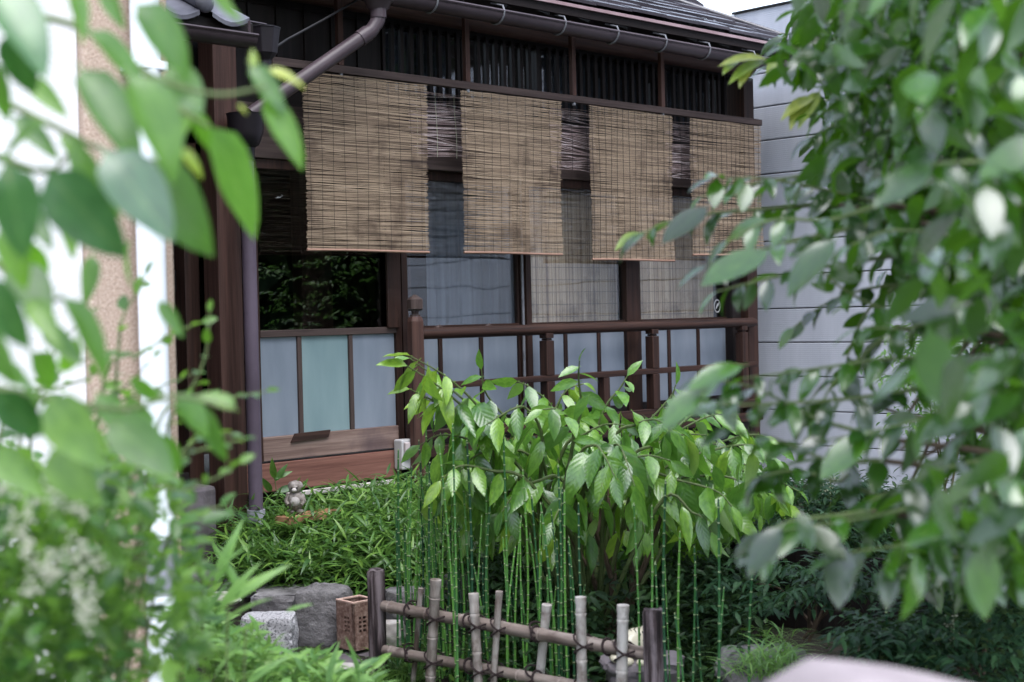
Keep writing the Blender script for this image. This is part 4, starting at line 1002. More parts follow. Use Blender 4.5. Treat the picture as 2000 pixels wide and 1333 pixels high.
for r_, z in ((.036, .124), (.036, .136), (.027, .149), (.006, .156)):
    vs += [fpt(r_ * math.cos(2 * math.pi * k / n), -.006 + r_ * math.sin(2 * math.pi * k / n), z) for k in range(n)]
for i in range(3):
    for k in range(n): fs.append((i * n + k, i * n + (k + 1) % n, (i + 1) * n + (k + 1) % n, (i + 1) * n + k))
fs.append(tuple(3 * n + k for k in range(n))); hb.add(vs, fs).build('hat', M['tanuki'], fig, smooth=True)

# cream glazed animal lying behind the right end of the fence
cpt = at(1235, 1262, 4.86)
an = root('ceramic_animal', cpt + Vector((0, 0, -.07)), 'cream glazed animal ornament with dark painted lines behind the right fence post', 'ornament')
def ap(r, f, z): return cpt + tr * r + tc_ * f + Vector((0, 0, z))
MB().ball(ap(.015, -.02, .005), (.072, .05, .052), 20, 14).build('body', M['cream'], an, smooth=True)
MB().ball(ap(.06, -.02, .03), (.04, .04, .042), 16, 12).build('haunch', M['cream'], an, smooth=True)
MB().ball(ap(-.052, .03, -.022), (.034, .030, .028), 16, 12).build('head', M['cream'], an, smooth=True)
MB().ball(ap(-.062, .052, -.032), (.017, .015, .013), 12, 8).build('muzzle', M['cream'], an, smooth=True)
for s_ in (-1, 1):
    MB().ball(ap(-.052 + s_ * .016, .056, -.016), .0035, 8, 6).build('eye', M['ink'], an, smooth=True)
    MB().ball(ap(-.050 + s_ * .026, .026, .006), (.012, .008, .013), 10, 8).build('ear', M['cream'], an, smooth=True)
    MB().ball(ap(-.02 + .05 * (s_ > 0), .045, -.045), (.026, .018, .014), 12, 8).build('paw', M['cream'], an, smooth=True)
for k in range(9):
    r_ = -.03 + k * .0135
    pts = []
    for j in range(6):
        a = .35 + j * .22; ux = (r_ - .015) / .074; q = math.sqrt(max(.02, 1 - ux * ux))
        pts.append(ap(r_ + .004 * math.sin(j * 2 + k), -.02 + .052 * q * math.cos(a), .005 + .0535 * q * math.sin(a)))
    MB().tube(pts, .0014, 5).build('painted_line', M['ink'], an)
MB().tube([ap(.07, -.03, .03), ap(.10, -.01, .055), ap(.095, .01, .08), ap(.075, .01, .085)], [.013, .012, .010, .007], 10).build('tail', M['cream'], an, smooth=True)

# out-of-focus pale coping right in front of the camera
cw = MB(); n = 16; c0 = at(1650, 1347, 1.35)
ax2 = (RIGHT * .9 + FWD * .45); ax2.z = -.0; ax2.normalize(); sd2 = Vector((0, 0, 1)).cross(ax2)
prof2 = [(-.12, -.5), (-.12, -.05), (-.10, -.02), (-.05, .008), (0, .014), (.05, .008), (.10, -.02), (.12, -.05), (.12, -.5)]
vs = []
for e, dz in ((-.045, -.035), (-.034, -.012), (-.015, .008), (0, .012), (.05, .002), (.10, -.012), (.2, -.045), (.6, -.15)):
    vs += [c0 + ax2 * e + sd2 * a + Vector((0, 0, b_ + dz)) for a, b_ in prof2]
m_ = len(prof2); fs = [(i * m_ + k, i * m_ + k + 1, (i + 1) * m_ + k + 1, (i + 1) * m_ + k) for i in range(7) for k in range(m_ - 1)]
fs.append(tuple(range(m_)))
cw.add(vs, fs)
cw.build('garden_wall', M['pinkstone'], None, smooth=True, label='pale pinkish rounded wall top, blurred at the bottom right', cat='wall')

# ================================================================== PLANTS
IN = lambda m: 0 < ((CAM - m.translation).length)
def screen(p):
    v = Vector(p) - CAM; d = v.dot(FWD)
    if d < .05: return (-9999, -9999, d)
    return (CX + v.dot(RIGHT) / d * F_PX, CY - v.dot(UP) / d * F_PX, d)
def split_leaves(mats4, n):
    """The n leaves that show largest inside the frame, and the rest."""
    sc = []
    for m in mats4:
        x, y, d = screen(m.translation); s = m.to_scale().x / max(d, .1)
        sc.append(-s if -60 < x < 2060 and -60 < y < 1390 else 0)
    idx = sorted(range(len(mats4)), key=lambda i: sc[i]); big = set(idx[:n])
    return [mats4[i] for i in idx[:n]], [m for i, m in enumerate(mats4) if i not in big]
def plant_branch(parent, pts, r0, r1, mat, name='branch', n=6, samples=None, label=None):
    sp = spline(pts, samples or max(4, len(pts) * 4)); k = len(sp)
    return MB().tube(sp, [r0 + (r1 - r0) * i / (k - 1) for i in range(k)], n).build(name, mat, parent, smooth=True, label=label)

# ---- centre shrub with broad veined leaves
rg = random.Random(41)
cs = root('broadleaf_shrub', tuple(at(1150, 1240, 5.7)), 'sprawling shrub with large bright green veined leaves in front of the railing', 'shrub')
base = at(1150, 1240, 5.7); base.z = .05
geo_mid = [leaf_geo(w=ww, p=.78, q=.95, fold=f, droop=d, nseg=6, wave=wv, curl=c) for ww, f, d, wv, c in ((.36, .3, .22, .014, 0), (.31, .15, .38, .012, .09), (.38, .5, .12, .018, -.08), (.33, .25, .55, .010, .05), (.29, .6, .3, .016, -.12), (.40, .1, .7, .012, .06))]
me_mid = [geo_mesh('broad_leaf', g_, M['leaf_mid']) for g_ in geo_mid]
me_midy = [geo_mesh('fresh_leaf', g_, M['leaf_mid_young']) for g_ in geo_mid]
twigs = [  # (pixel path, depth start, depth end, leaf size, young?)
    ([(1010, 890), (960, 830), (880, 760), (800, 700)], 5.6, 5.3, .135, 1), ([(1060, 900), (1000, 830), (950, 770), (940, 722)], 5.7, 5.6, .105, 1),
    ([(1090, 880), (1080, 800), (1040, 760), (1010, 745)], 5.8, 5.7, .12, 1), ([(1120, 880), (1135, 800), (1130, 740), (1132, 705)], 5.7, 5.6, .10, 1),
    ([(1160, 880), (1180, 800), (1210, 760), (1225, 735)], 5.9, 5.9, .11, 1), ([(1210, 880), (1270, 820), (1310, 775), (1320, 752)], 5.9, 5.9, .12, 1),
    ([(1250, 900), (1330, 840), (1400, 810), (1440, 830)], 5.9, 6.0, .12, 0), ([(1290, 920), (1390, 880), (1470, 870), (1520, 900)], 5.8, 5.9, .12, 0),
    ([(1300, 950), (1400, 930), (1460, 950), (1480, 1000)], 5.6, 5.5, .12, 0), ([(1250, 930), (1330, 940), (1400, 960), (1430, 990)], 5.4, 5.2, .14, 1),
    ([(1180, 900), (1200, 870), (1215, 880), (1240, 950)], 5.3, 5.0, .15, 1), ([(1130, 900), (1160, 870), (1180, 890), (1200, 930)], 5.2, 5.0, .14, 1),
    ([(1040, 900), (980, 880), (930, 890), (890, 930)], 5.5, 5.3, .125, 0), ([(1000, 900), (920, 860), (860, 850), (820, 870)], 5.5, 5.4, .125, 0),
    ([(1100, 940), (1050, 940), (1010, 960), (980, 1000)], 5.4, 5.2, .13, 0), ([(1150, 950), (1120, 960), (1100, 980), (1080, 1020)], 5.3, 5.1, .13, 0),
    ([(1220, 960), (1240, 980), (1250, 1000), (1260, 1040)], 5.3, 5.2, .13, 0), ([(1300, 970), (1350, 1000), (1370, 1010), (1390, 1040)], 5.3, 5.2, .13, 0),
    ([(1060, 860), (1030, 800), (1000, 800), (950, 830)], 5.3, 5.2, .135, 0), ([(1120, 860), (1110, 820), (1090, 800), (1060, 800)], 5.3, 5.2, .13, 1),
    ([(1200, 860), (1240, 830), (1280, 820), (1310, 840)], 5.4, 5.3, .13, 0), ([(1160, 920), (1200, 910), (1260, 890), (1310, 900)], 5.2, 5.1, .13, 0),
    ([(1100, 880), (1140, 850), (1180, 830), (1220, 830)], 5.5, 5.4, .12, 1), ([(1320, 930), (1420, 900), (1500, 930), (1560, 960)], 6.1, 6.3, .12, 0),
    ([(1350, 900), (1420, 860), (1480, 850), (1530, 870)], 6.2, 6.4, .11, 0), ([(1080, 840), (1090, 790), (1110, 760), (1140, 750)], 6.0, 6.0, .11, 1),
    ([(960, 880), (900, 820), (860, 790), (830, 780)], 5.7, 5.6, .13, 0), ([(1350, 950), (1450, 920), (1520, 960), (1560, 1010)], 5.9, 6.0, .12, 1), ([(1300, 860), (1370, 800), (1420, 800), (1460, 850)], 6.1, 6.2, .11, 1), ([(980, 860), (930, 790), (870, 735), (800, 695)], 5.4, 5.2, .13, 1), ([(960, 850), (910, 800), (850, 750), (795, 715)], 5.35, 5.2, .14, 1), ([(940, 840), (890, 800), (840, 780), (800, 760)], 5.4, 5.3, .12, 1), ([(1030, 940), (960, 920), (900, 910), (860, 940)], 5.3, 5.2, .12, 0), ([(1230, 900), (1280, 870), (1330, 850), (1380, 850)], 5.6, 5.5, .12, 0),
]
matN, matY = [], []
for path_, d0, d1, sz, yg in twigs:
    pts = [at(x, y, d0 + (d1 - d0) * i / (len(path_) - 1)) for i, (x, y) in enumerate(path_)]
    b0 = base + Vector((rg.uniform(-.08, .08), rg.uniform(-.08, .08), rg.uniform(.0, .1)))
    mid_ = b0.lerp(pts[0], .55) + Vector((rg.uniform(-.1, .1), rg.uniform(-.1, .1), .05))
    plant_branch(cs, [b0, mid_] + pts, .010, .0022, M['twig'])
    ls = twig_leaves(pts, .042, sz * 1.35, rg, droop=.75, side=.75, fwd=.45, face=.45, jitter=.25)
    tipn = int(len(ls) * (.6 if yg else .3)); n_ = len(ls)
    for i, m in enumerate(ls): (matY if i >= n_ - tipn else matN).append(m)
for _ in range(420):   # inner leaves
    a = rg.uniform(0, 1); px = 850 + 660 * a; top = 765 + 120 * abs(a - .45) * 2; bot = 985 + 75 * math.sin(math.pi * a)
    p = at(px, rg.uniform(top, bot), rg.uniform(5.3, 6.3))
    matN.append(lmat(p, Vector((rg.gauss(0, .5), rg.gauss(0, .5), -.75)), Vector((0, 0, .8)) - FWD * .6 + Vector([rg.gauss(0, .4) for _ in range(3)]), rg.uniform(.11, .175)))
matY += matN[-90:]; matN = matN[:-90]
bigN, restN = split_leaves(matN, 165)
leaf_objs('leaf', me_mid, bigN, cs, rg); leaf_objs('leaf', me_midy, matY[-133:], cs, rg, label='fresh lime-green leaf near a shoot tip')
restN += matY[:-133]
for _ in range(700):
    a = rg.uniform(0, 1); px = 900 + 560 * a; p = at(px, rg.uniform(880, 1040 + 50 * math.sin(math.pi * a)), rg.uniform(5.6, 6.7))
    restN.append(lmat(p, Vector((rg.gauss(0, .5), rg.gauss(0, .5), -.6)), Vector((rg.gauss(0, .3), rg.gauss(0, .3), .9)) - FWD * .4, rg.uniform(.07, .13)))
joined('inner_foliage', [leaf_geo(w=.4, fold=.3, droop=.2, nseg=4)], restN, M['leaf_mid'], cs, rg)
for k in range(7):
    b0 = base + Vector((rg.uniform(-.12, .12), rg.uniform(-.12, .12), -.05)); e = at(rg.uniform(1050, 1330), rg.uniform(900, 980), rg.uniform(5.4, 6.1))
    plant_branch(cs, [b0, b0.lerp(e, .5) + Vector((rg.uniform(-.08, .08), rg.uniform(-.08, .08), 0)), e], .016, .007, M['bark'], 'stem')

# ---- horsetails, three clumps
def horsetail(parent, base_, top, r, rr):
    d = top - base_; L = d.length; ax = d.normalized(); bend = Vector((rr.gauss(0, .012), rr.gauss(0, .012), 0))
    P = lambda s: base_ + ax * s + bend * math.sin(math.pi * s / L)
    n = 7; vs, fs, mi = [], [], []
    s = 0.0; step = rr.uniform(.045, .06); rings = []
    while s < L:
        rr_ = r * (1 - .35 * s / L)
        for e, f, m_ in ((0, 1, 2), (.0025, 1.16, 1), (.0065, 1.16, 0), (.009, 1, 0), (step - .002, 1, 2)):
            if s + e < L: rings.append((s + e, rr_ * f, m_))
        s += step * (1 - .25 * s / L) + .002
    rings.append((L, r * .45, 1)); rings.append((L + .006, r * .2, 1))
    for (s, q, m_) in rings:
        c = P(min(s, L)) + ax * max(0, s - L)
        vs += [c + Vector((q * math.cos(2 * math.pi * k / n), q * math.sin(2 * math.pi * k / n), 0)) for k in range(n)]
    b = MB()
    for i in range(len(rings) - 1):
        for k in range(n): fs.append((i * n + k, i * n + (k + 1) % n, (i + 1) * n + (k + 1) % n, (i + 1) * n + k)); mi.append(rings[i][2])
    fs.append(tuple((len(rings) - 1) * n + k for k in range(n))); mi.append(1)
    b.v = [tuple(v) for v in vs]; b.f = fs; b.m = mi; b.tint = [0] * len(vs)
    return b.build('stem', [M['stem'], M['node'], M['node_dark']], parent, smooth=True)
rh = random.Random(77)
def fdep(px): return 5.37 - (px - 735) * .00179 if px < 1290 else 4.5
hc = [root('horsetail_clump', tuple(on_z(870, 1290, .05)), 'dense clump of tall green horsetail stems behind the left half of the fence', 'horsetail'),
      root('horsetail_clump', tuple(on_z(1070, 1290, .05)), 'looser clump of horsetail stems behind the middle of the fence', 'horsetail'),
      root('horsetail_clump', tuple(on_z(1330, 1300, .05)), 'sparse single-file horsetail stems around the right fence post', 'horsetail')]
# main stems read off the photograph, then filler stems of the dense clump
main = [(778, 880, 790, 5.3), (800, 960, 806, 5.2), (818, 862, 850, 5.0), (840, 905, 858, 5.1), (845, 930, 868, 4.9), (858, 870, 888, 4.8), (884, 830, 893, 5.2), (903, 915, 925, 4.9),
        (912, 862, 918, 4.75), (832, 830, 846, 5.2), (790, 1030, 796, 5.1), (872, 1000, 880, 5.0), (896, 1040, 900, 5.1), (950, 935, 960, 5.0), (963, 925, 966, 5.0), (983, 845, 990, 4.85),
        (1021, 920, 1020, 4.9), (1018, 1010, 1012, 5.0), (1038, 970, 1062, 4.8), (1056, 985, 1085, 4.75), (1090, 910, 1086, 4.9), (1098, 955, 1100, 5.1), (1130, 985, 1158, 4.8), (1110, 1060, 1120, 5.0),
        (1238, 985, 1246, 5.0), (1273, 990, 1260, 4.9), (1300, 940, 1312, 4.6), (1328, 1040, 1330, 4.7), (1280, 1100, 1290, 5.1), (1358, 1100, 1352, 4.8), (1403, 975, 1400, 4.7), (1414, 1150, 1410, 4.7), (1470, 1110, 1470, 4.8), (1318, 1200, 1320, 4.4), (1730, 1190, 1726, 4.6)]
for (xt, yt, xb, d) in main:
    d = fdep(xt) + .10 + (d - 4.4) * .35 if yt < 1180 and xt not in (858, 1300, 1403, 884) else fdep(xt) - .12
    top = at(xt, yt, d); bx_ = at(xb, 1330, d); dn = (bx_ - top).normalized(); bs_ = top + dn * ((top.z - ground_h(top.x, top.y) + .02) / max(.3, -dn.z))
    horsetail(hc[0 if xt < 945 else 1 if xt < 1180 else 2], bs_, top, rh.uniform(.0044, .006), rh)
for k in range(58):
    z = rh.random()
    xt = 765 + 200 * rh.betavariate(1.6, 1.7) if k < 36 else (950 + 200 * rh.random() if k < 56 else rh.uniform(1180, 1440))
    yt = rh.uniform(900, 1130) if k < 36 else rh.uniform(960, 1180); d = fdep(xt) + rh.uniform(.12, .6)
    top = at(xt, yt, d); bx_ = at(xt + rh.gauss(6, 12), 1330, d); dn = (bx_ - top).normalized(); bs_ = top + dn * ((top.z - ground_h(top.x, top.y) + .02) / max(.3, -dn.z))
    horsetail(hc[0 if xt < 945 else 1 if xt < 1180 else 2], bs_, top, rh.uniform(.0028, .0048), rh)

# ---- dwarf bamboo ground cover
rs = random.Random(5)
geo_sasa = [leaf_geo(w=w_, p=.6, q=.9, fold=.3, droop=d_, nseg=5, petiole=.04) for w_, d_ in ((.13, .25), (.15, .45), (.12, .1))]
def sasa_patch(cells, n, hmin, hmax, size, rr, geos, mat, name, label, kind, parent=None, cat=None, per=(4, 7), up=.5, tilt=.5):
    ms, stems = [], MB()
    for _ in range(n):
        x, y = cells(rr); z0 = ground_h(x, y); h = rr.uniform(hmin, hmax)
        lean = Vector((rr.gauss(0, .3), rr.gauss(0, .3), 1)); tip = Vector((x, y, z0)) + lean.normalized() * h
        if rr.random() < .35: stems.tube([(x, y, z0), tip], .0012, 3, caps=False)
        k = rr.randint(*per); a0 = rr.random() * 6.28
        for i in range(k):
            a = a0 + i * 2.4 + rr.gauss(0, .3); el = rr.gauss(up, tilt)
            d = Vector((math.cos(a), math.sin(a), el)); ms.append(lmat(tip - Vector((0, 0, rr.random() * h * .45)), d, Vector((rr.gauss(0, .3), rr.gauss(0, .3), 1)), size * rr.uniform(.6, 1.2)))
    o = joined(name, geos, ms, mat, parent, rr, label, cat, None, kind)
    return o, ms, stems
def cell_px(pxa, pxb, d0, d1):
    def f(rr):
        px = rr.uniform(pxa, pxb); d = rr.uniform(d0, d1); p = at(px, 900, d); return p.x, p.y
    return f
def sasa_cell(rr):
    while True:
        px = rr.uniform(430, 985); d = rr.uniform(6.15, 7.9); p = at(px, 900, d)
        if p.y < 5.9: return p.x, p.y
sasa_patch(sasa_cell, 1500, .06, .24, .115, rs, geo_sasa, M['sasa'], 'dwarf_bamboo', 'mass of dwarf bamboo covering the raised bed below the door', 'stuff')
# taller sprig against the boards
spx = root('bamboo_sprig', tuple(on_y(545, 985, 5.86)), 'single taller dwarf bamboo sprig against the reddish skirting board', 'plant')
ms = [lmat(on_y(x0, y0, 5.84), on_y(x1, y1, 5.80) - on_y(x0, y0, 5.84), -FWD + Vector((0, 0, .4)), (on_y(x1, y1, 5.80) - on_y(x0, y0, 5.84)).length) for x0, y0, x1, y1 in ((536, 935, 530, 898), (537, 935, 572, 918), (538, 940, 560, 905), (540, 962, 585, 945), (530, 960, 512, 935), (585, 962, 600, 935), (570, 960, 596, 945))]
leaf_objs('blade', [geo_mesh('sprig_blade', leaf_geo(w=.3, p=.7, fold=.3, droop=.2), M['sasa'])], ms, spx, rs)
MB().tube([on_y(548, 1000, 5.85), on_y(540, 960, 5.84), on_y(536, 930, 5.84)], .002, 5).build('stem', M['twig'], spx)

# ---- undergrowth behind and beneath (dark, continuous)
ru = random.Random(9)
geo_small = [leaf_geo(w=.4, fold=.3, droop=.2, nseg=3, petiole=.05), leaf_geo(w=.3, fold=.2, droop=.4, nseg=3, petiole=.05)]
def ug_cell(rr):
    while True:
        px = rr.uniform(930, 2150); d = rr.uniform(5.0, 7.6); p = at(px, 900, d)
        if px > 1440 and d < 6.5: continue
        if p.y < 5.7 and p.x < 8.3: return p.x, p.y
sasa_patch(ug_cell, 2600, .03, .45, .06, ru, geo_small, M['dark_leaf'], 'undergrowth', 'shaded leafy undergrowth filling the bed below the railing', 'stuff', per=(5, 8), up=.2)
def gc_cell(rr):
    px = rr.uniform(730, 1500); d = rr.uniform(4.4, 5.9); p = at(px, 900, d); return p.x, p.y
sasa_patch(gc_cell, 1500, .0, .07, .028, ru, [leaf_geo(w=.6, fold=.2, droop=.1, nseg=3)], M['sasa'], 'ground_cover', 'low small-leaved ground cover round the fence foot', 'stuff', per=(4, 6), up=.4)
def mondo_cell(rr):
    c = rr.choice(((770, 5.4), (960, 5.2), (1000, 5.4), (930, 5.5))); p = at(c[0] + rr.gauss(0, 26), 900, c[1] + rr.gauss(0, .1)); return p.x, p.y
sasa_patch(mondo_cell, 420, .0, .03, .13, ru, [leaf_geo(w=.035, p=.5, fold=.2, droop=.7, nseg=4, petiole=0)], M['sasa'], 'mondo_grass', 'dark fine-bladed grass tufts behind the fence', 'stuff', per=(4, 6), up=1.4)
def low_cell(rr):
    px = rr.uniform(1290, 1420); d = rr.uniform(4.3, 4.7); p = at(px, 900, d); return p.x, p.y
sasa_patch(low_cell, 200, .0, .06, .03, ru, [leaf_geo(w=.7, fold=.2, droop=.1, nseg=3)], M['weed'], 'clover_patch', 'bright small-leaved patch at the foot of the right fence post', 'stuff', per=(4, 6), up=.4)

# grass tuft by the boulder
gt = root('grass_tuft', tuple(on_z(1500, 1325, .04)), 'spidery light-green grass tuft arching over the mossy boulder', 'grass')
ms = []
for _ in range(210):
    p = at(rs.gauss(1500, 34), rs.uniform(1290, 1330), rs.uniform(4.5, 4.85)); a = rs.random() * 6.28
    ms.append(lmat(p, Vector((math.cos(a) * .7, math.sin(a) * .7, rs.uniform(.5, 1.6))), Vector((0, 0, 1)), rs.uniform(.08, .19)))
for _ in range(60):
    p = at(rs.gauss(1525, 12), rs.uniform(1240, 1285), rs.uniform(4.75, 4.9)); a = rs.random() * 6.28
    ms.append(lmat(p, Vector((math.cos(a) * .7, math.sin(a) * .7, rs.uniform(.2, 1.6))), Vector((0, 0, 1)), rs.uniform(.06, .13)))
joined('blades', [leaf_geo(w=.045, p=.5, fold=.2, droop=.75, nseg=5, petiole=0)], ms, M['weed'], gt, rs)

# ---- nandina bushes
def compound(rr, c, nleaf, size, ms, spread=.2):
    d0 = Vector((rr.gauss(0, 1), rr.gauss(0, 1), rr.uniform(-.25, .45))).normalized()
    for i in range(nleaf):
        t = i / max(1, nleaf - 1); s = d0.cross(Vector((0, 0, 1))).normalized()
        sg = 1 if i % 2 else -1
        p = c + d0 * (t * spread)
        ms.append(lmat(p, d0 * .6 + s * sg * .8 + Vector((0, 0, -.25)) + Vector([rr.gauss(0, .2) for _ in range(3)]), Vector((rr.gauss(0, .3), rr.gauss(0, .3), 1)), size * rr.uniform(.7, 1.2)))
def bush(name, label, cat, boxes, n, size, mat, seed, parent_px, stems=5, spread=.16, nl=(6, 9), w=.28):
    rr = random.Random(seed); b0 = on_z(parent_px[0], parent_px[1], .05) if parent_px[2] is None else at(parent_px[0], parent_px[1], parent_px[2])
    b0.z = max(b0.z, 0.0)
    o = root(name, tuple(b0), label, cat, None); ms = []
    for _ in range(n):
        x0, x1, y0, y1, d0, d1 = rr.choice(boxes)
        compound(rr, at(rr.uniform(x0, x1), rr.uniform(y0, y1), rr.uniform(d0, d1)), rr.randint(*nl), size, ms, spread)
    joined('foliage', [leaf_geo(w=w, p=.8, fold=.25, droop=.25, nseg=4, petiole=.03)], ms, mat, o, rr)
    for k in range(stems):
        x0, x1, y0, y1, d0, d1 = rr.choice(boxes); e = at((x0 + x1) / 2 + rr.gauss(0, 20), (y0 + y1) / 2, (d0 + d1) / 2)
        s0 = b0 + Vector((rr.uniform(-.1, .1), rr.uniform(-.1, .1), 0)); plant_branch(o, [s0, s0.lerp(e, .5) + Vector((rr.uniform(-.05, .05), rr.uniform(-.05, .05), .05)), e], .007, .002, M['bark'], 'stem', 5)
    return o
bush('nandina_bush', 'dark blue-green nandina bush under the grey siding, right of the broadleaf shrub', 'bush', [(1500, 1600, 925, 1040, 6.4, 7.2), (1560, 1700, 950, 1060, 6.4, 7.4), (1420, 1600, 1010, 1130, 5.9, 6.8), (1600, 1760, 1000, 1150, 6.2, 7.2), (1620, 1700, 945, 985, 6.6, 7.2)], 640, .055, M['nandina'], 3, (1580, 1180, 6.5))
bush('nandina_bush', 'dense dark nandina bush filling the bottom right corner', 'bush', [(1790, 2050, 1120, 1250, 4.3, 5.0), (1780, 2050, 1200, 1360, 3.9, 4.7), (1900, 2080, 1080, 1200, 4.6, 5.4), (1700, 1800, 1230, 1290, 4.2, 4.6)], 760, .050, M['nandina'], 4, (1900, 1330, 4.5))
bush('nandina_bush', 'nandina sprays hanging over the dark board fence', 'bush', [(1560, 1720, 1100, 1170, 4.8, 5.3), (1500, 1640, 1110, 1190, 4.9, 5.4), (1380, 1520, 1080, 1200, 5.2, 5.8)], 150, .058, M['nandina'], 5, (1580, 1240, 5.2), spread=.18)
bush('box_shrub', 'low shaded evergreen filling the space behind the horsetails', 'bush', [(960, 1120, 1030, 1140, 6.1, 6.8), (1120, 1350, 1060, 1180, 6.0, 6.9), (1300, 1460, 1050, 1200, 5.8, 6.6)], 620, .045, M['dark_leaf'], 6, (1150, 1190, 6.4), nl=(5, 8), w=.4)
bush('distant_shrub', 'fine-leaved shrub in front of the siding, seen through the right tree', 'bush', [(1740, 1880, 640, 760, 6.2, 7.0), (1780, 1950, 700, 860, 6.0, 6.8), (1880, 2050, 380, 640, 6.4, 7.2)], 330, .05, M['sasa'], 7, (1850, 1180, 6.6), spread=.2)

# little flower panicles on the nandina
for (px, py, d, lb) in ((1622, 940, 6.5, 'pale flower panicle against the siding above the nandina'), (1860, 1238, 4.3, 'pale flower panicle low in the bottom right bush')):
    o = root('flower_panicle', tuple(at(px, py + 30, d)), lb, 'flower'); b = MB()
    for _ in range(110):
        u = rs.random(); b.ball(at(px + rs.gauss(0, 15 * (1 - u * .6)), py + 25 - 62 * u, d + rs.gauss(0, .02)), .0028, 5, 3)
    b.build('buds', M['petal'], o, kind='stuff'); MB().tube([at(px, py + 90, d), at(px, py - 30, d)], .002, 5).build('stem', M['twig'], o)

# ---- right foreground tree
rt_ = random.Random(123)
tr0 = at(2350, 1500, 3.2); tr0.z = 0
rt = root('leafy_tree', tuple(tr0), 'large dark glossy-leaved tree overhanging the right half of the view', 'tree')
trunk_pts = [tr0, at(2330, 900, 3.3), at(2300, 400, 3.4), at(2260, -100, 3.5)]
plant_branch(rt, trunk_pts, .075, .035, M['bark'], 'trunk', 10)
geo_r = [leaf_geo(w=w_, p=.85, q=.8, fold=f_, droop=d_, nseg=6) for w_, f_, d_ in ((.44, .2, .2), (.38, .35, .35), (.50, .1, .1))]
me_r = [geo_mesh('glossy_leaf', g_, M['leaf_right']) for g_ in geo_r]
me_y = [geo_mesh('young_leaf', leaf_geo(w=.34, p=.75, fold=.25, droop=.3), M['leaf_young'])]
RB = [  # pixel path (from trunk side to tip), depths, leaf size, twig step
    ([(2100, 330), (1950, 316), (1800, 325), (1730, 350)], 1.9, 1.75, .062, .05), ([(2100, 520), (1900, 470), (1750, 450), (1660, 480)], 2.3, 2.2, .07, .045),
    ([(1750, 430), (1600, 460), (1480, 490), (1380, 520)], 2.4, 2.3, .075, .05), ([(1600, 400), (1480, 410), (1340, 425), (1240, 462)], 2.7, 2.6, .075, .05),
    ([(1700, 300), (1580, 340), (1470, 360), (1370, 385)], 2.8, 2.7, .058, .045), ([(1800, 60), (1700, 90), (1600, 110), (1500, 130)], 3.0, 3.1, .075, .05),
    ([(1850, -30), (1740, 10), (1640, 20), (1560, 20)], 3.0, 3.1, .07, .045), ([(1900, 120), (1780, 160), (1690, 200), (1580, 225)], 3.0, 3.0, .06, .04),
    ([(1950, 240), (1830, 230), (1720, 260), (1640, 300)], 2.7, 2.6, .065, .045), ([(2050, 620), (1900, 600), (1780, 640), (1680, 640)], 2.4, 2.4, .07, .045),
    ([(1900, 700), (1750, 700), (1600, 720), (1450, 740)], 2.5, 2.3, .07, .05), ([(1800, 760), (1650, 780), (1480, 790), (1350, 790)], 2.5, 2.2, .08, .055),
    ([(2050, 800), (1900, 790), (1760, 830), (1620, 860)], 2.3, 2.2, .08, .05), ([(2050, 900), (1920, 900), (1800, 930), (1700, 980)], 2.3, 2.2, .08, .05),
    ([(2050, 960), (1880, 970), (1700, 1010), (1500, 1040)], 2.3, 2.1, .085, .05), ([(2080, 1040), (1950, 1030), (1800, 1060), (1650, 1080)], 2.2, 2.1, .085, .045),
    ([(2080, 1100), (1960, 1080), (1860, 1090), (1760, 1110)], 2.3, 2.2, .08, .045), ([(2080, 430), (2000, 400), (1920, 440), (1850, 520)], 2.0, 1.9, .075, .05),
    ([(1900, 330), (1800, 300), (1700, 250), (1620, 180)], 3.1, 3.2, .07, .04), ([(1850, 560), (1720, 560), (1620, 590), (1550, 640)], 2.8, 2.8, .07, .05),
    ([(1750, 640), (1680, 700), (1620, 760), (1580, 850)], 2.6, 2.5, .08, .05), ([(1950, 180), (1880, 120), (1800, 60), (1740, -20)], 2.6, 2.7, .07, .045),
    ([(2080, 700), (1980, 700), (1900, 740), (1830, 800)], 2.0, 1.95, .08, .05), ([(1780, 540), (1700, 600), (1660, 680), (1650, 740)], 2.9, 2.9, .06, .05),
    ([(1700, 1000), (1620, 1010), (1540, 1020), (1480, 1060)], 2.2, 2.1, .085, .05), ([(2080, 240), (2010, 180), (1960, 100), (1930, 0)], 2.2, 2.3, .075, .045),
    ([(1800, 420), (1650, 380), (1500, 350), (1390, 350)], 2.7, 2.6, .075, .045), ([(1750, 500), (1620, 520), (1500, 545), (1400, 570)], 2.6, 2.5, .08, .045), ([(1720, 400), (1620, 430), (1510, 430), (1420, 470)], 2.4, 2.3, .085, .045),
    ([(1750, 860), (1600, 820), (1480, 760), (1380, 740)], 2.4, 2.3, .085, .045), ([(1720, 900), (1620, 900), (1520, 860), (1430, 840)], 2.4, 2.3, .085, .045), ([(1780, 990), (1660, 950), (1560, 920), (1490, 930)], 2.4, 2.3, .085, .045),
    ([(1820, 70), (1700, 120), (1620, 110), (1540, 90)], 2.9, 2.9, .075, .04), ([(1850, 200), (1740, 260), (1650, 240), (1580, 270)], 2.8, 2.8, .07, .04), ([(1850, 640), (1740, 610), (1640, 560), (1560, 480)], 2.5, 2.5, .08, .045),
]
mr, mry = [], []
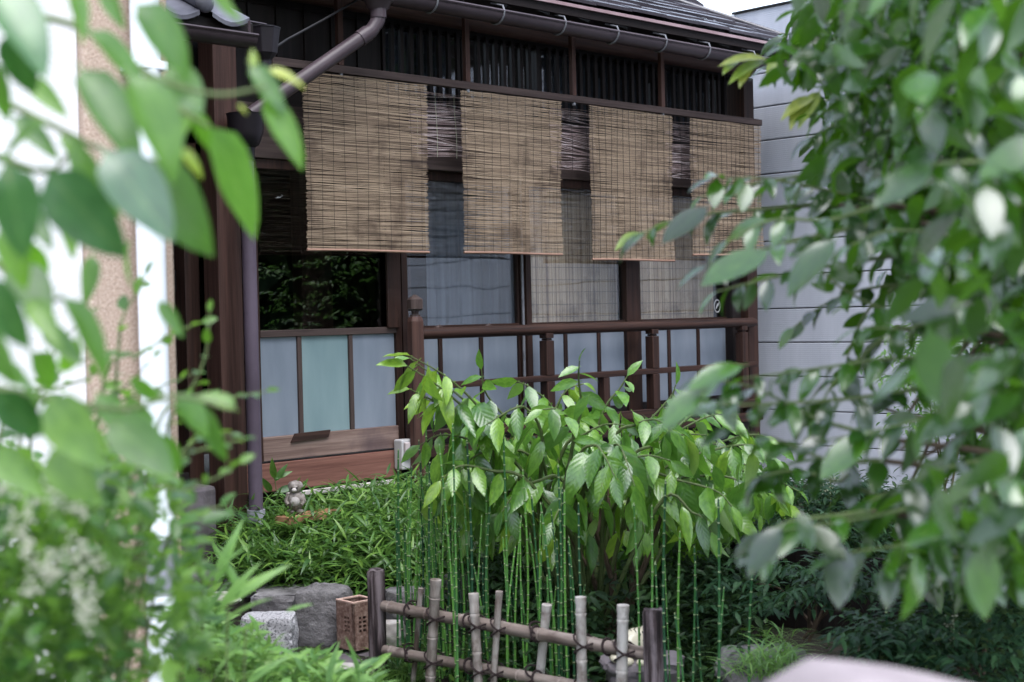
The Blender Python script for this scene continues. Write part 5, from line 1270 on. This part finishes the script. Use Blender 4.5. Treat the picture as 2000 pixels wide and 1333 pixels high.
for path_, d0, d1, sz, stp in RB:
    pts = [at(x, y, d0 + (d1 - d0) * i / (len(path_) - 1)) for i, (x, y) in enumerate(path_)]
    plant_branch(rt, pts, .0045, .0012, M['twig'], 'twig', 5)
    r0p = at(2200 + rt_.uniform(-40, 60), path_[0][1] + 60, 3.0); plant_branch(rt, [r0p, pts[0]], .010, .005, M['bark'], 'branch', 6)
    mr += twig_leaves(pts, stp * .62, sz, rt_, droop=.45, side=.75, fwd=.6, face=.25, jitter=.3, taper=.25)
# inner canopy, thinning towards the left
def dens(px, py):
    edge = 1730 - 70 * math.sin(py / 170.0) + (90 if 560 < py < 980 else 0) - (190 if py < 140 else (90 if py < 430 else 0))
    if py > 1130: return 0
    return max(0.0, min(1.0, (px - edge) / 170.0))
k = 0
while k < 11500:
    px, py = rt_.uniform(1480, 2120), rt_.uniform(-80, 1160)
    if rt_.random() > dens(px, py): continue
    d = 2.3 + 2.6 * rt_.random() ** .7; k += 1
    mr.append(lmat(at(px, py, d), Vector((rt_.gauss(-.2, .6), rt_.gauss(0, .6), rt_.gauss(-.55, .3))), Vector((rt_.gauss(0, .8), rt_.gauss(0, .8), .6)) - FWD * rt_.uniform(0, .6), rt_.uniform(.05, .085)))
for k in range(26):
    p0_ = at(rt_.uniform(2150, 2300), rt_.uniform(0, 1000), rt_.uniform(3, 3.4)); p1_ = at(rt_.uniform(1720, 1900), rt_.uniform(0, 1050), rt_.uniform(2.6, 3.6))
    plant_branch(rt, [p0_, p0_.lerp(p1_, .5) + Vector((0, 0, rt_.uniform(-.02, .08))), p1_], .012, .003, M['bark'], 'branch', 5)
for k in range(420):
    px, py = rt_.uniform(1760, 2090), rt_.uniform(-60, 1110)
    if px < 1900 and rt_.random() < .5: continue
    mr.append(lmat(at(px, py, rt_.uniform(1.6, 2.4)), Vector((rt_.gauss(-.2, .6), rt_.gauss(0, .6), rt_.gauss(-.5, .3))), Vector((rt_.gauss(0, .4), rt_.gauss(0, .4), .9)) - FWD * rt_.uniform(0, .5), rt_.uniform(.065, .095)))
big, rest = split_leaves(mr, 285)
leaf_objs('leaf', me_r, big, rt, rt_)
# unseen crown leaves above the frame, added to shade the foliage in view
for k in range(5200):
    c = at(rt_.uniform(1620, 2900), 600, 1.6 + 3.2 * rt_.random()); c.z = 1.45 + (1.0 + 2.4 * rt_.random() ** .8) * (.55 + .15 * (c - CAM).length)
    if screen(c)[1] > -60 and screen(c)[0] < 2060: continue
    rest.append(lmat(c, Vector((rt_.gauss(0, .6), rt_.gauss(0, .6), -.4)), Vector((rt_.gauss(0, .4), rt_.gauss(0, .4), .9)), rt_.uniform(.09, .14)))
joined('inner_foliage', [leaf_geo(w=.44, p=.85, q=.8, fold=.2, droop=.25, nseg=5), leaf_geo(w=.4, p=.85, q=.8, fold=.3, droop=.4, nseg=5)], rest, M['leaf_right'], rt, rt_)
for x0, y0, x1, y1 in ((1500, 118, 1418, 100), (1490, 120, 1428, 138), (1470, 122, 1445, 152), (1520, 112, 1500, 150), (1600, 180, 1560, 228), (1590, 190, 1530, 210), (1565, 200, 1545, 235), (1250, 455, 1205, 470), (1440, 120, 1415, 128)):
    a, b_ = at(x0, y0, 3.1), at(x1, y1, 3.05); mry.append(lmat(a, b_ - a, -FWD * .5 + Vector((0, 0, .8)), (b_ - a).length * 1.1))
leaf_objs('young_leaf', me_y, mry, rt, rt_, label='pale yellow-green young leaf at the branch tip')
# hand-placed big blurred leaves that catch the sky
hp = [(1850, 320, 1905, 402, 1.75, .55), (1815, 322, 1705, 395, 1.75, .36), (1960, 318, 1990, 395, 1.7, .5), (1630, 470, 1530, 565, 2.2, .5), (1500, 490, 1365, 548, 2.2, .36), (1380, 405, 1290, 468, 2.5, .4),
      (1400, 350, 1395, 405, 2.6, .6), (1460, 360, 1450, 412, 2.6, .6), (1365, 760, 1290, 835, 2.15, .36), (1450, 715, 1340, 745, 2.15, .38), (1690, 850, 1600, 930, 2.2, .36), (1525, 1030, 1455, 1120, 2.0, .38), (1560, 1000, 1590, 1075, 2.0, .5),
      (1735, 1100, 1735, 1190, 2.1, .38), (1830, 1050, 1850, 1135, 2.1, .42), (1950, 1050, 1930, 1145, 2.1, .42), (1640, 1060, 1640, 1190, 2.1, .4), (1990, 150, 2020, 240, 1.7, .5), (1700, 60, 1770, 110, 2.4, .4), (1960, 420, 1940, 520, 1.7, .45)]
hm = []
for x0, y0, x1, y1, d, w_ in hp:
    a, b_ = at(x0, y0, d), at(x1, y1, d - .03); hm.append(lmat(a, b_ - a, -FWD * .55 + Vector((0, 0, .85)), (b_ - a).length))
leaf_objs('leaf', [me_r[2], me_r[0]], hm, rt, rt_)

# ---- left foreground tree: large thin leaves close to the camera
rl = random.Random(17)
lt0 = at(-700, 1400, 1.9); lt0.z = 0
lt = root('broadleaf_tree', tuple(lt0), 'out-of-focus branch of large heart-shaped leaves at the upper left', 'tree')
plant_branch(lt, [lt0, at(-650, 600, 1.9), at(-600, -200, 1.9)], .05, .03, M['bark'], 'trunk', 10)
geo_l = [leaf_geo(w=w_, p=.7, q=.75, fold=f_, droop=d_, nseg=7, wave=.01) for w_, f_, d_ in ((.55, .25, .2), (.48, .4, .35), (.60, .12, .15))]
me_l = [geo_mesh('thin_leaf', g_, M['leaf_left']) for g_ in geo_l]
geo_n = [leaf_geo(w=.36, p=.7, q=.75, fold=.5, droop=.25, nseg=7, wave=.01)]; me_n = [geo_mesh('narrow_leaf', geo_n[0], M['leaf_left'])]
me_ly = [geo_mesh('yellow_leaf', geo_n[0], M['leaf_young'])]
# base x, y -> tip x, y, depth, kind
LL = [(268, 10, 385, 135, 1.45, 0), (172, 62, 305, 172, 1.4, 1), (160, 138, 280, 305, 1.4, 1), (255, 150, 372, 325, 1.35, 0), (205, 298, 342, 455, 1.3, 2), (305, 318, 392, 495, 1.4, 0), (412, 250, 522, 455, 1.5, 0),
      (490, 128, 560, 215, 1.55, 1), (515, 195, 602, 320, 1.55, 1), (422, -30, 458, 44, 1.5, 1), (-20, -30, 100, 100, 1.25, 2), (20, 60, 60, 190, 1.3, 2), (92, 240, -10, 295, 1.4, 1), (10, 322, 62, 505, 1.2, 2), (95, 335, 235, 505, 1.25, 2),
      (150, 280, 212, 425, 1.4, 1), (-15, 120, 14, 240, 1.3, 1), (-20, 540, 38, 690, 1.2, 2), (122, 583, 235, 735, 1.35, 1), (58, 588, 112, 660, 1.4, 1), (310, 590, 358, 655, 1.6, 1), (215, 820, 335, 915, 1.5, 0), (95, 780, 190, 905, 1.4, 0),
      (-10, 765, 95, 870, 1.3, 2), (15, 715, 95, 790, 1.3, 0), (-20, 640, 20, 760, 1.25, 0), (345, 770, 415, 850, 1.6, 0), (460, 800, 388, 760, 1.7, 0), (400, 795, 432, 905, 1.65, 1), (240, 790, 312, 815, 1.6, 0), (130, -40, 178, 70, 1.35, 1), (60, 0, 20, 60, 1.3, 0),
      (200, -30, 235, 50, 1.5, 1), (120, 260, 180, 330, 1.45, 1), (30, 230, 110, 300, 1.45, 1), (350, 195, 330, 290, 1.5, 0), (385, 205, 432, 335, 1.5, 1), (0, 450, 60, 560, 1.3, 0), (60, 470, 90, 560, 1.45, 1), (330, 130, 392, 215, 1.5, 0), (100, 880, 180, 980, 1.45, 0), (-10, 880, 70, 960, 1.35, 0), (30, 520, 95, 610, 1.45, 0), (150, 660, 120, 745, 1.5, 1), (90, 640, 150, 700, 1.5, 1), (190, 770, 250, 850, 1.55, 0), (60, 690, 130, 770, 1.45, 0), (255, 740, 320, 790, 1.6, 1), (300, 850, 350, 930, 1.6, 0), (180, 500, 170, 590, 1.6, 1), (40, 400, 100, 470, 1.4, 1), (120, 420, 150, 500, 1.5, 1), (255, 470, 235, 560, 1.6, 1), (0, 300, 45, 350, 1.45, 1), (60, 160, 120, 215, 1.5, 1)]
ml = {0: [], 1: [], 2: []}
for x0, y0, x1, y1, d, kd in LL:
    a, b_ = at(x0, y0, d), at(x1, y1, d + rl.uniform(-.04, .04)); n_ = -FWD * rl.uniform(.35, .8) + Vector((0, 0, rl.uniform(.4, .9))) + RIGHT * rl.gauss(0, .35)
    ml[kd].append(lmat(a, b_ - a, n_, (b_ - a).length * 1.03))
me_ld = [geo_mesh('dark_heart_leaf', g_, M['leaf_left_dark']) for g_ in geo_l]
leaf_objs('leaf', me_l, ml[0], lt, rl); leaf_objs('leaf', me_ld, ml[2], lt, rl, label='darker heart-shaped leaf'); leaf_objs('leaf', me_n, ml[1], lt, rl)
my = []
for x0, y0, x1, y1, d in ((498, 138, 492, 92, 1.55), (520, 140, 600, 158, 1.55), (300, 150, 345, 215, 1.5), (350, 290, 402, 345, 1.5), (465, 205, 485, 222, 1.55)):
    a, b_ = at(x0, y0, d), at(x1, y1, d); my.append(lmat(a, b_ - a, -FWD * .6 + Vector((0, 0, .7)), (b_ - a).length))
leaf_objs('young_leaf', me_ly, my, lt, rl, label='yellowish young leaf at the shoot tip')
for pth in ([(-300, -100), (0, 10), (170, 60), (300, 150), (420, 185), (520, 170)], [(-300, 100), (-40, 180), (90, 240), (205, 295), (310, 318)], [(-300, 400), (-30, 500), (60, 585), (125, 583)], [(-300, 700), (0, 760), (100, 780), (240, 800), (345, 775), (460, 800)], [(280, 150), (330, 200), (410, 250)], [(-200, 250), (0, 310), (95, 335), (150, 282)]):
    plant_branch(lt, [at(x, y, 1.45) for x, y in pth], .005, .0018, M['twig'], 'twig', 6)

# ---- privet hedge at the lower left, with cream flower sprays
rp_ = random.Random(29)
ph0 = at(60, 1500, 2.4); ph0.z = 0
pv_ = root('privet_shrub', tuple(ph0), 'blurred small-leaved shrub with cream flower sprays at the lower left', 'shrub')
ms = []
def hedge_top(px): return 840 + 40 * math.sin(px / 60.0) + max(0, px - 220) * .75
k = 0
while k < 2900:
    px = rp_.uniform(-80, 400); py = rp_.uniform(850, 1400); 
    if py < hedge_top(px) + rp_.uniform(0, 80): continue
    if px > 270 and rp_.random() < (.55 if py > 1000 else .3): continue
    if 235 < px < 350 and rp_.random() < .45: continue
    ms.append(lmat(at(px, py, rp_.uniform(1.7, 2.7)), Vector((rp_.gauss(0, .7), rp_.gauss(0, .7), rp_.gauss(.1, .5))), Vector((rp_.gauss(0, .4), rp_.gauss(0, .4), 1)), rp_.uniform(.024, .045))); k += 1
for path_, d in (([(250, 960), (340, 900), (420, 870), (470, 860)], 1.9), ([(280, 1000), (360, 960), (430, 930), (465, 905)], 1.9), ([(300, 940), (360, 880), (400, 850), (450, 850)], 2.0), ([(200, 760), (280, 690), (340, 650), (395, 630)], 2.1), ([(330, 830), (400, 790), (460, 775), (520, 765)], 2.1),
                 ([(230, 700), (240, 620), (270, 570), (285, 540)], 2.1), ([(40, 820), (110, 760), (170, 740), (230, 700)], 2.0), ([(120, 860), (170, 800), (240, 760), (300, 700)], 2.1), ([(320, 1080), (380, 1010), (430, 990), (460, 1000)], 2.2), ([(0, 860), (60, 780), (130, 720), (200, 690)], 2.1), ([(60, 860), (90, 760), (110, 680), (170, 620)], 2.2), ([(150, 880), (200, 800), (300, 760), (380, 730)], 2.2), ([(300, 860), (360, 780), (400, 700), (410, 610)], 2.1)):
    pts = [at(x, y, d) for x, y in path_]; plant_branch(pv_, [ph0.lerp(pts[0], .7)] + pts, .003, .001, M['twig'], 'twig', 5)
    ms += twig_leaves(pts, .022, .036, rp_, droop=.0, side=.8, fwd=.5, face=.3, jitter=.3)
bg_, rest = split_leaves(ms, 280)
me_p = [geo_mesh('privet_leaf', leaf_geo(w=.5, p=.9, q=.7, fold=.3, droop=.15, nseg=5), M['privet'])]
leaf_objs('leaf', me_p, bg_, pv_, rp_)
joined('foliage', [leaf_geo(w=.5, p=.9, q=.7, fold=.3, droop=.15, nseg=4)], rest, M['privet'], pv_, rp_)
PV = 1
for (px, py, tx, ty, d) in ((60, 1010, 110, 930, 1.6), (20, 960, 0, 920, 1.6), (110, 960, 160, 1000, 1.6), (60, 1080, 100, 1120, 1.6), (150, 1110, 175, 1180, 1.62), (120, 1090, 60, 1150, 1.6), (20, 1010, 50, 1060, 1.6), (135, 1060, 190, 1095, 1.62), (160, 1150, 170, 1215, 1.62)):
    b = MB()
    for _ in range(46):
        t = rp_.random(); b.ball(at(px + (tx - px) * t * 1.2 + rp_.gauss(0, 17 * (1 - .6 * t)), py + (ty - py) * t * 1.2 + rp_.gauss(0, 16 * (1 - .5 * t)), d + rp_.gauss(0, .02)), (.0027, .0027, .0022), 5, 3)
    b.build('flower_spray', M['petal'], pv_, kind='stuff')

# ---- evergreens added outside the frame on the right to darken the window reflections
re_ = random.Random(71)
for (tx, ty, cz, rx, rz_, lb) in ((10.2, -1.5, 4.0, 3.0, 3.8, 'out-of-frame dark evergreen added beyond the grey siding to darken the window reflections'), (12.2, 1.6, 5.6, 3.0, 3.4, 'out-of-frame tall evergreen added behind the sided house to darken the transom reflections')):
    o = root('added_evergreen', (tx, ty, 0), lb, 'tree')
    plant_branch(o, [(tx, ty, 0), (tx + .05, ty, cz * .6), (tx, ty, cz + rz_ * .8)], .16, .03, M['bark'], 'trunk', 10)
    ms = []
    for _ in range(8500):
        v = Vector((re_.gauss(0, 1), re_.gauss(0, 1), re_.gauss(0, 1))).normalized() * re_.uniform(.35, 1.0) ** .5
        v *= 1 + .18 * noise.noise(v * 3)
        ms.append(lmat(Vector((tx + v.x * rx, ty + v.y * rx, cz + v.z * rz_)), Vector((re_.gauss(0, 1), re_.gauss(0, 1), -.4)), Vector((re_.gauss(0, .6), re_.gauss(0, .6), .8)), re_.uniform(.35, .6)))
    joined('crown', [leaf_geo(w=.45, fold=.2, droop=.2, nseg=3)], ms, M['conifer'], o, re_)

# ---- light-green weeds and bamboo blades in the near foreground
rw = random.Random(61)
ms = []
for _ in range(2600):
    px = rw.uniform(335, 735); top = 1165 + min(max(0, px - 380) * .8, 100) + max(0, px - 505) * .28 + rw.uniform(-15, 30) + 14 * math.sin(px / 17)
    py = top + abs(rw.gauss(0, 1)) * 70
    if py > 1420: continue
    d = 3.3 + 1.0 * rw.random(); a_ = rw.random() * 6.28
    ms.append(lmat(at(px, py, d), Vector((math.cos(a_), math.sin(a_), rw.gauss(.5, .6))), Vector((rw.gauss(0, .4), rw.gauss(0, .4), 1)), rw.uniform(.035, .085)))
wo_ = joined('weeds', [leaf_geo(w=.34, fold=.25, droop=.3, nseg=4), leaf_geo(w=.16, p=.6, fold=.3, droop=.35, nseg=4)], ms, M['weed'], None, rw, 'pale green blurred weeds between the white downpipe and the fence', None, None, 'stuff')
nbm = root('bamboo_shoots', tuple(on_z(420, 1900, 0)), 'blurred pale bamboo blades rising beside the white downpipe', 'bamboo')
ms = []
for x0, y0, x1, y1, d in ((395, 1150, 475, 1040, 2.4), (400, 1130, 370, 1040, 2.4), (430, 1190, 500, 1090, 2.4), (440, 1180, 560, 1090, 2.5), (470, 1170, 430, 1050, 2.5), (350, 1120, 330, 1020, 2.4), (380, 1180, 345, 1090, 2.4), (440, 1215, 520, 1150, 2.5), (380, 1230, 440, 1130, 2.4), (560, 1195, 610, 1172, 2.6), (330, 1160, 400, 1080, 2.3), (420, 1140, 470, 1010, 2.5),
                          (700, 1330, 690, 1240, 3.2), (660, 1330, 720, 1285, 3.2), (640, 1340, 655, 1250, 3.2), (350, 1300, 400, 1210, 2.6), (420, 1320, 470, 1240, 2.7), (480, 1340, 560, 1270, 2.8), (260, 1200, 350, 1120, 2.2), (300, 1240, 390, 1190, 2.3)):
    a, b_ = at(x0, y0, d), at(x1, y1, d); ms.append(lmat(a, b_ - a, -FWD * .5 + Vector((rw.gauss(0, .3), rw.gauss(0, .3), .8)), (b_ - a).length))
leaf_objs('blade', [geo_mesh('bamboo_blade', leaf_geo(w=.16, p=.6, q=.9, fold=.35, droop=.25, nseg=7, petiole=.04), M['weed'])], ms, nbm, rw)
for x0, y0, x1, y1 in ((400, 1500, 395, 1120), (440, 1500, 445, 1170), (350, 1500, 345, 1100), (470, 1500, 480, 1230)):
    a, b_ = at(x0, y0, 2.45), at(x1, y1, 2.45); MB().tube([a, b_], .0018, 5).build('culm', M['twig'], nbm)
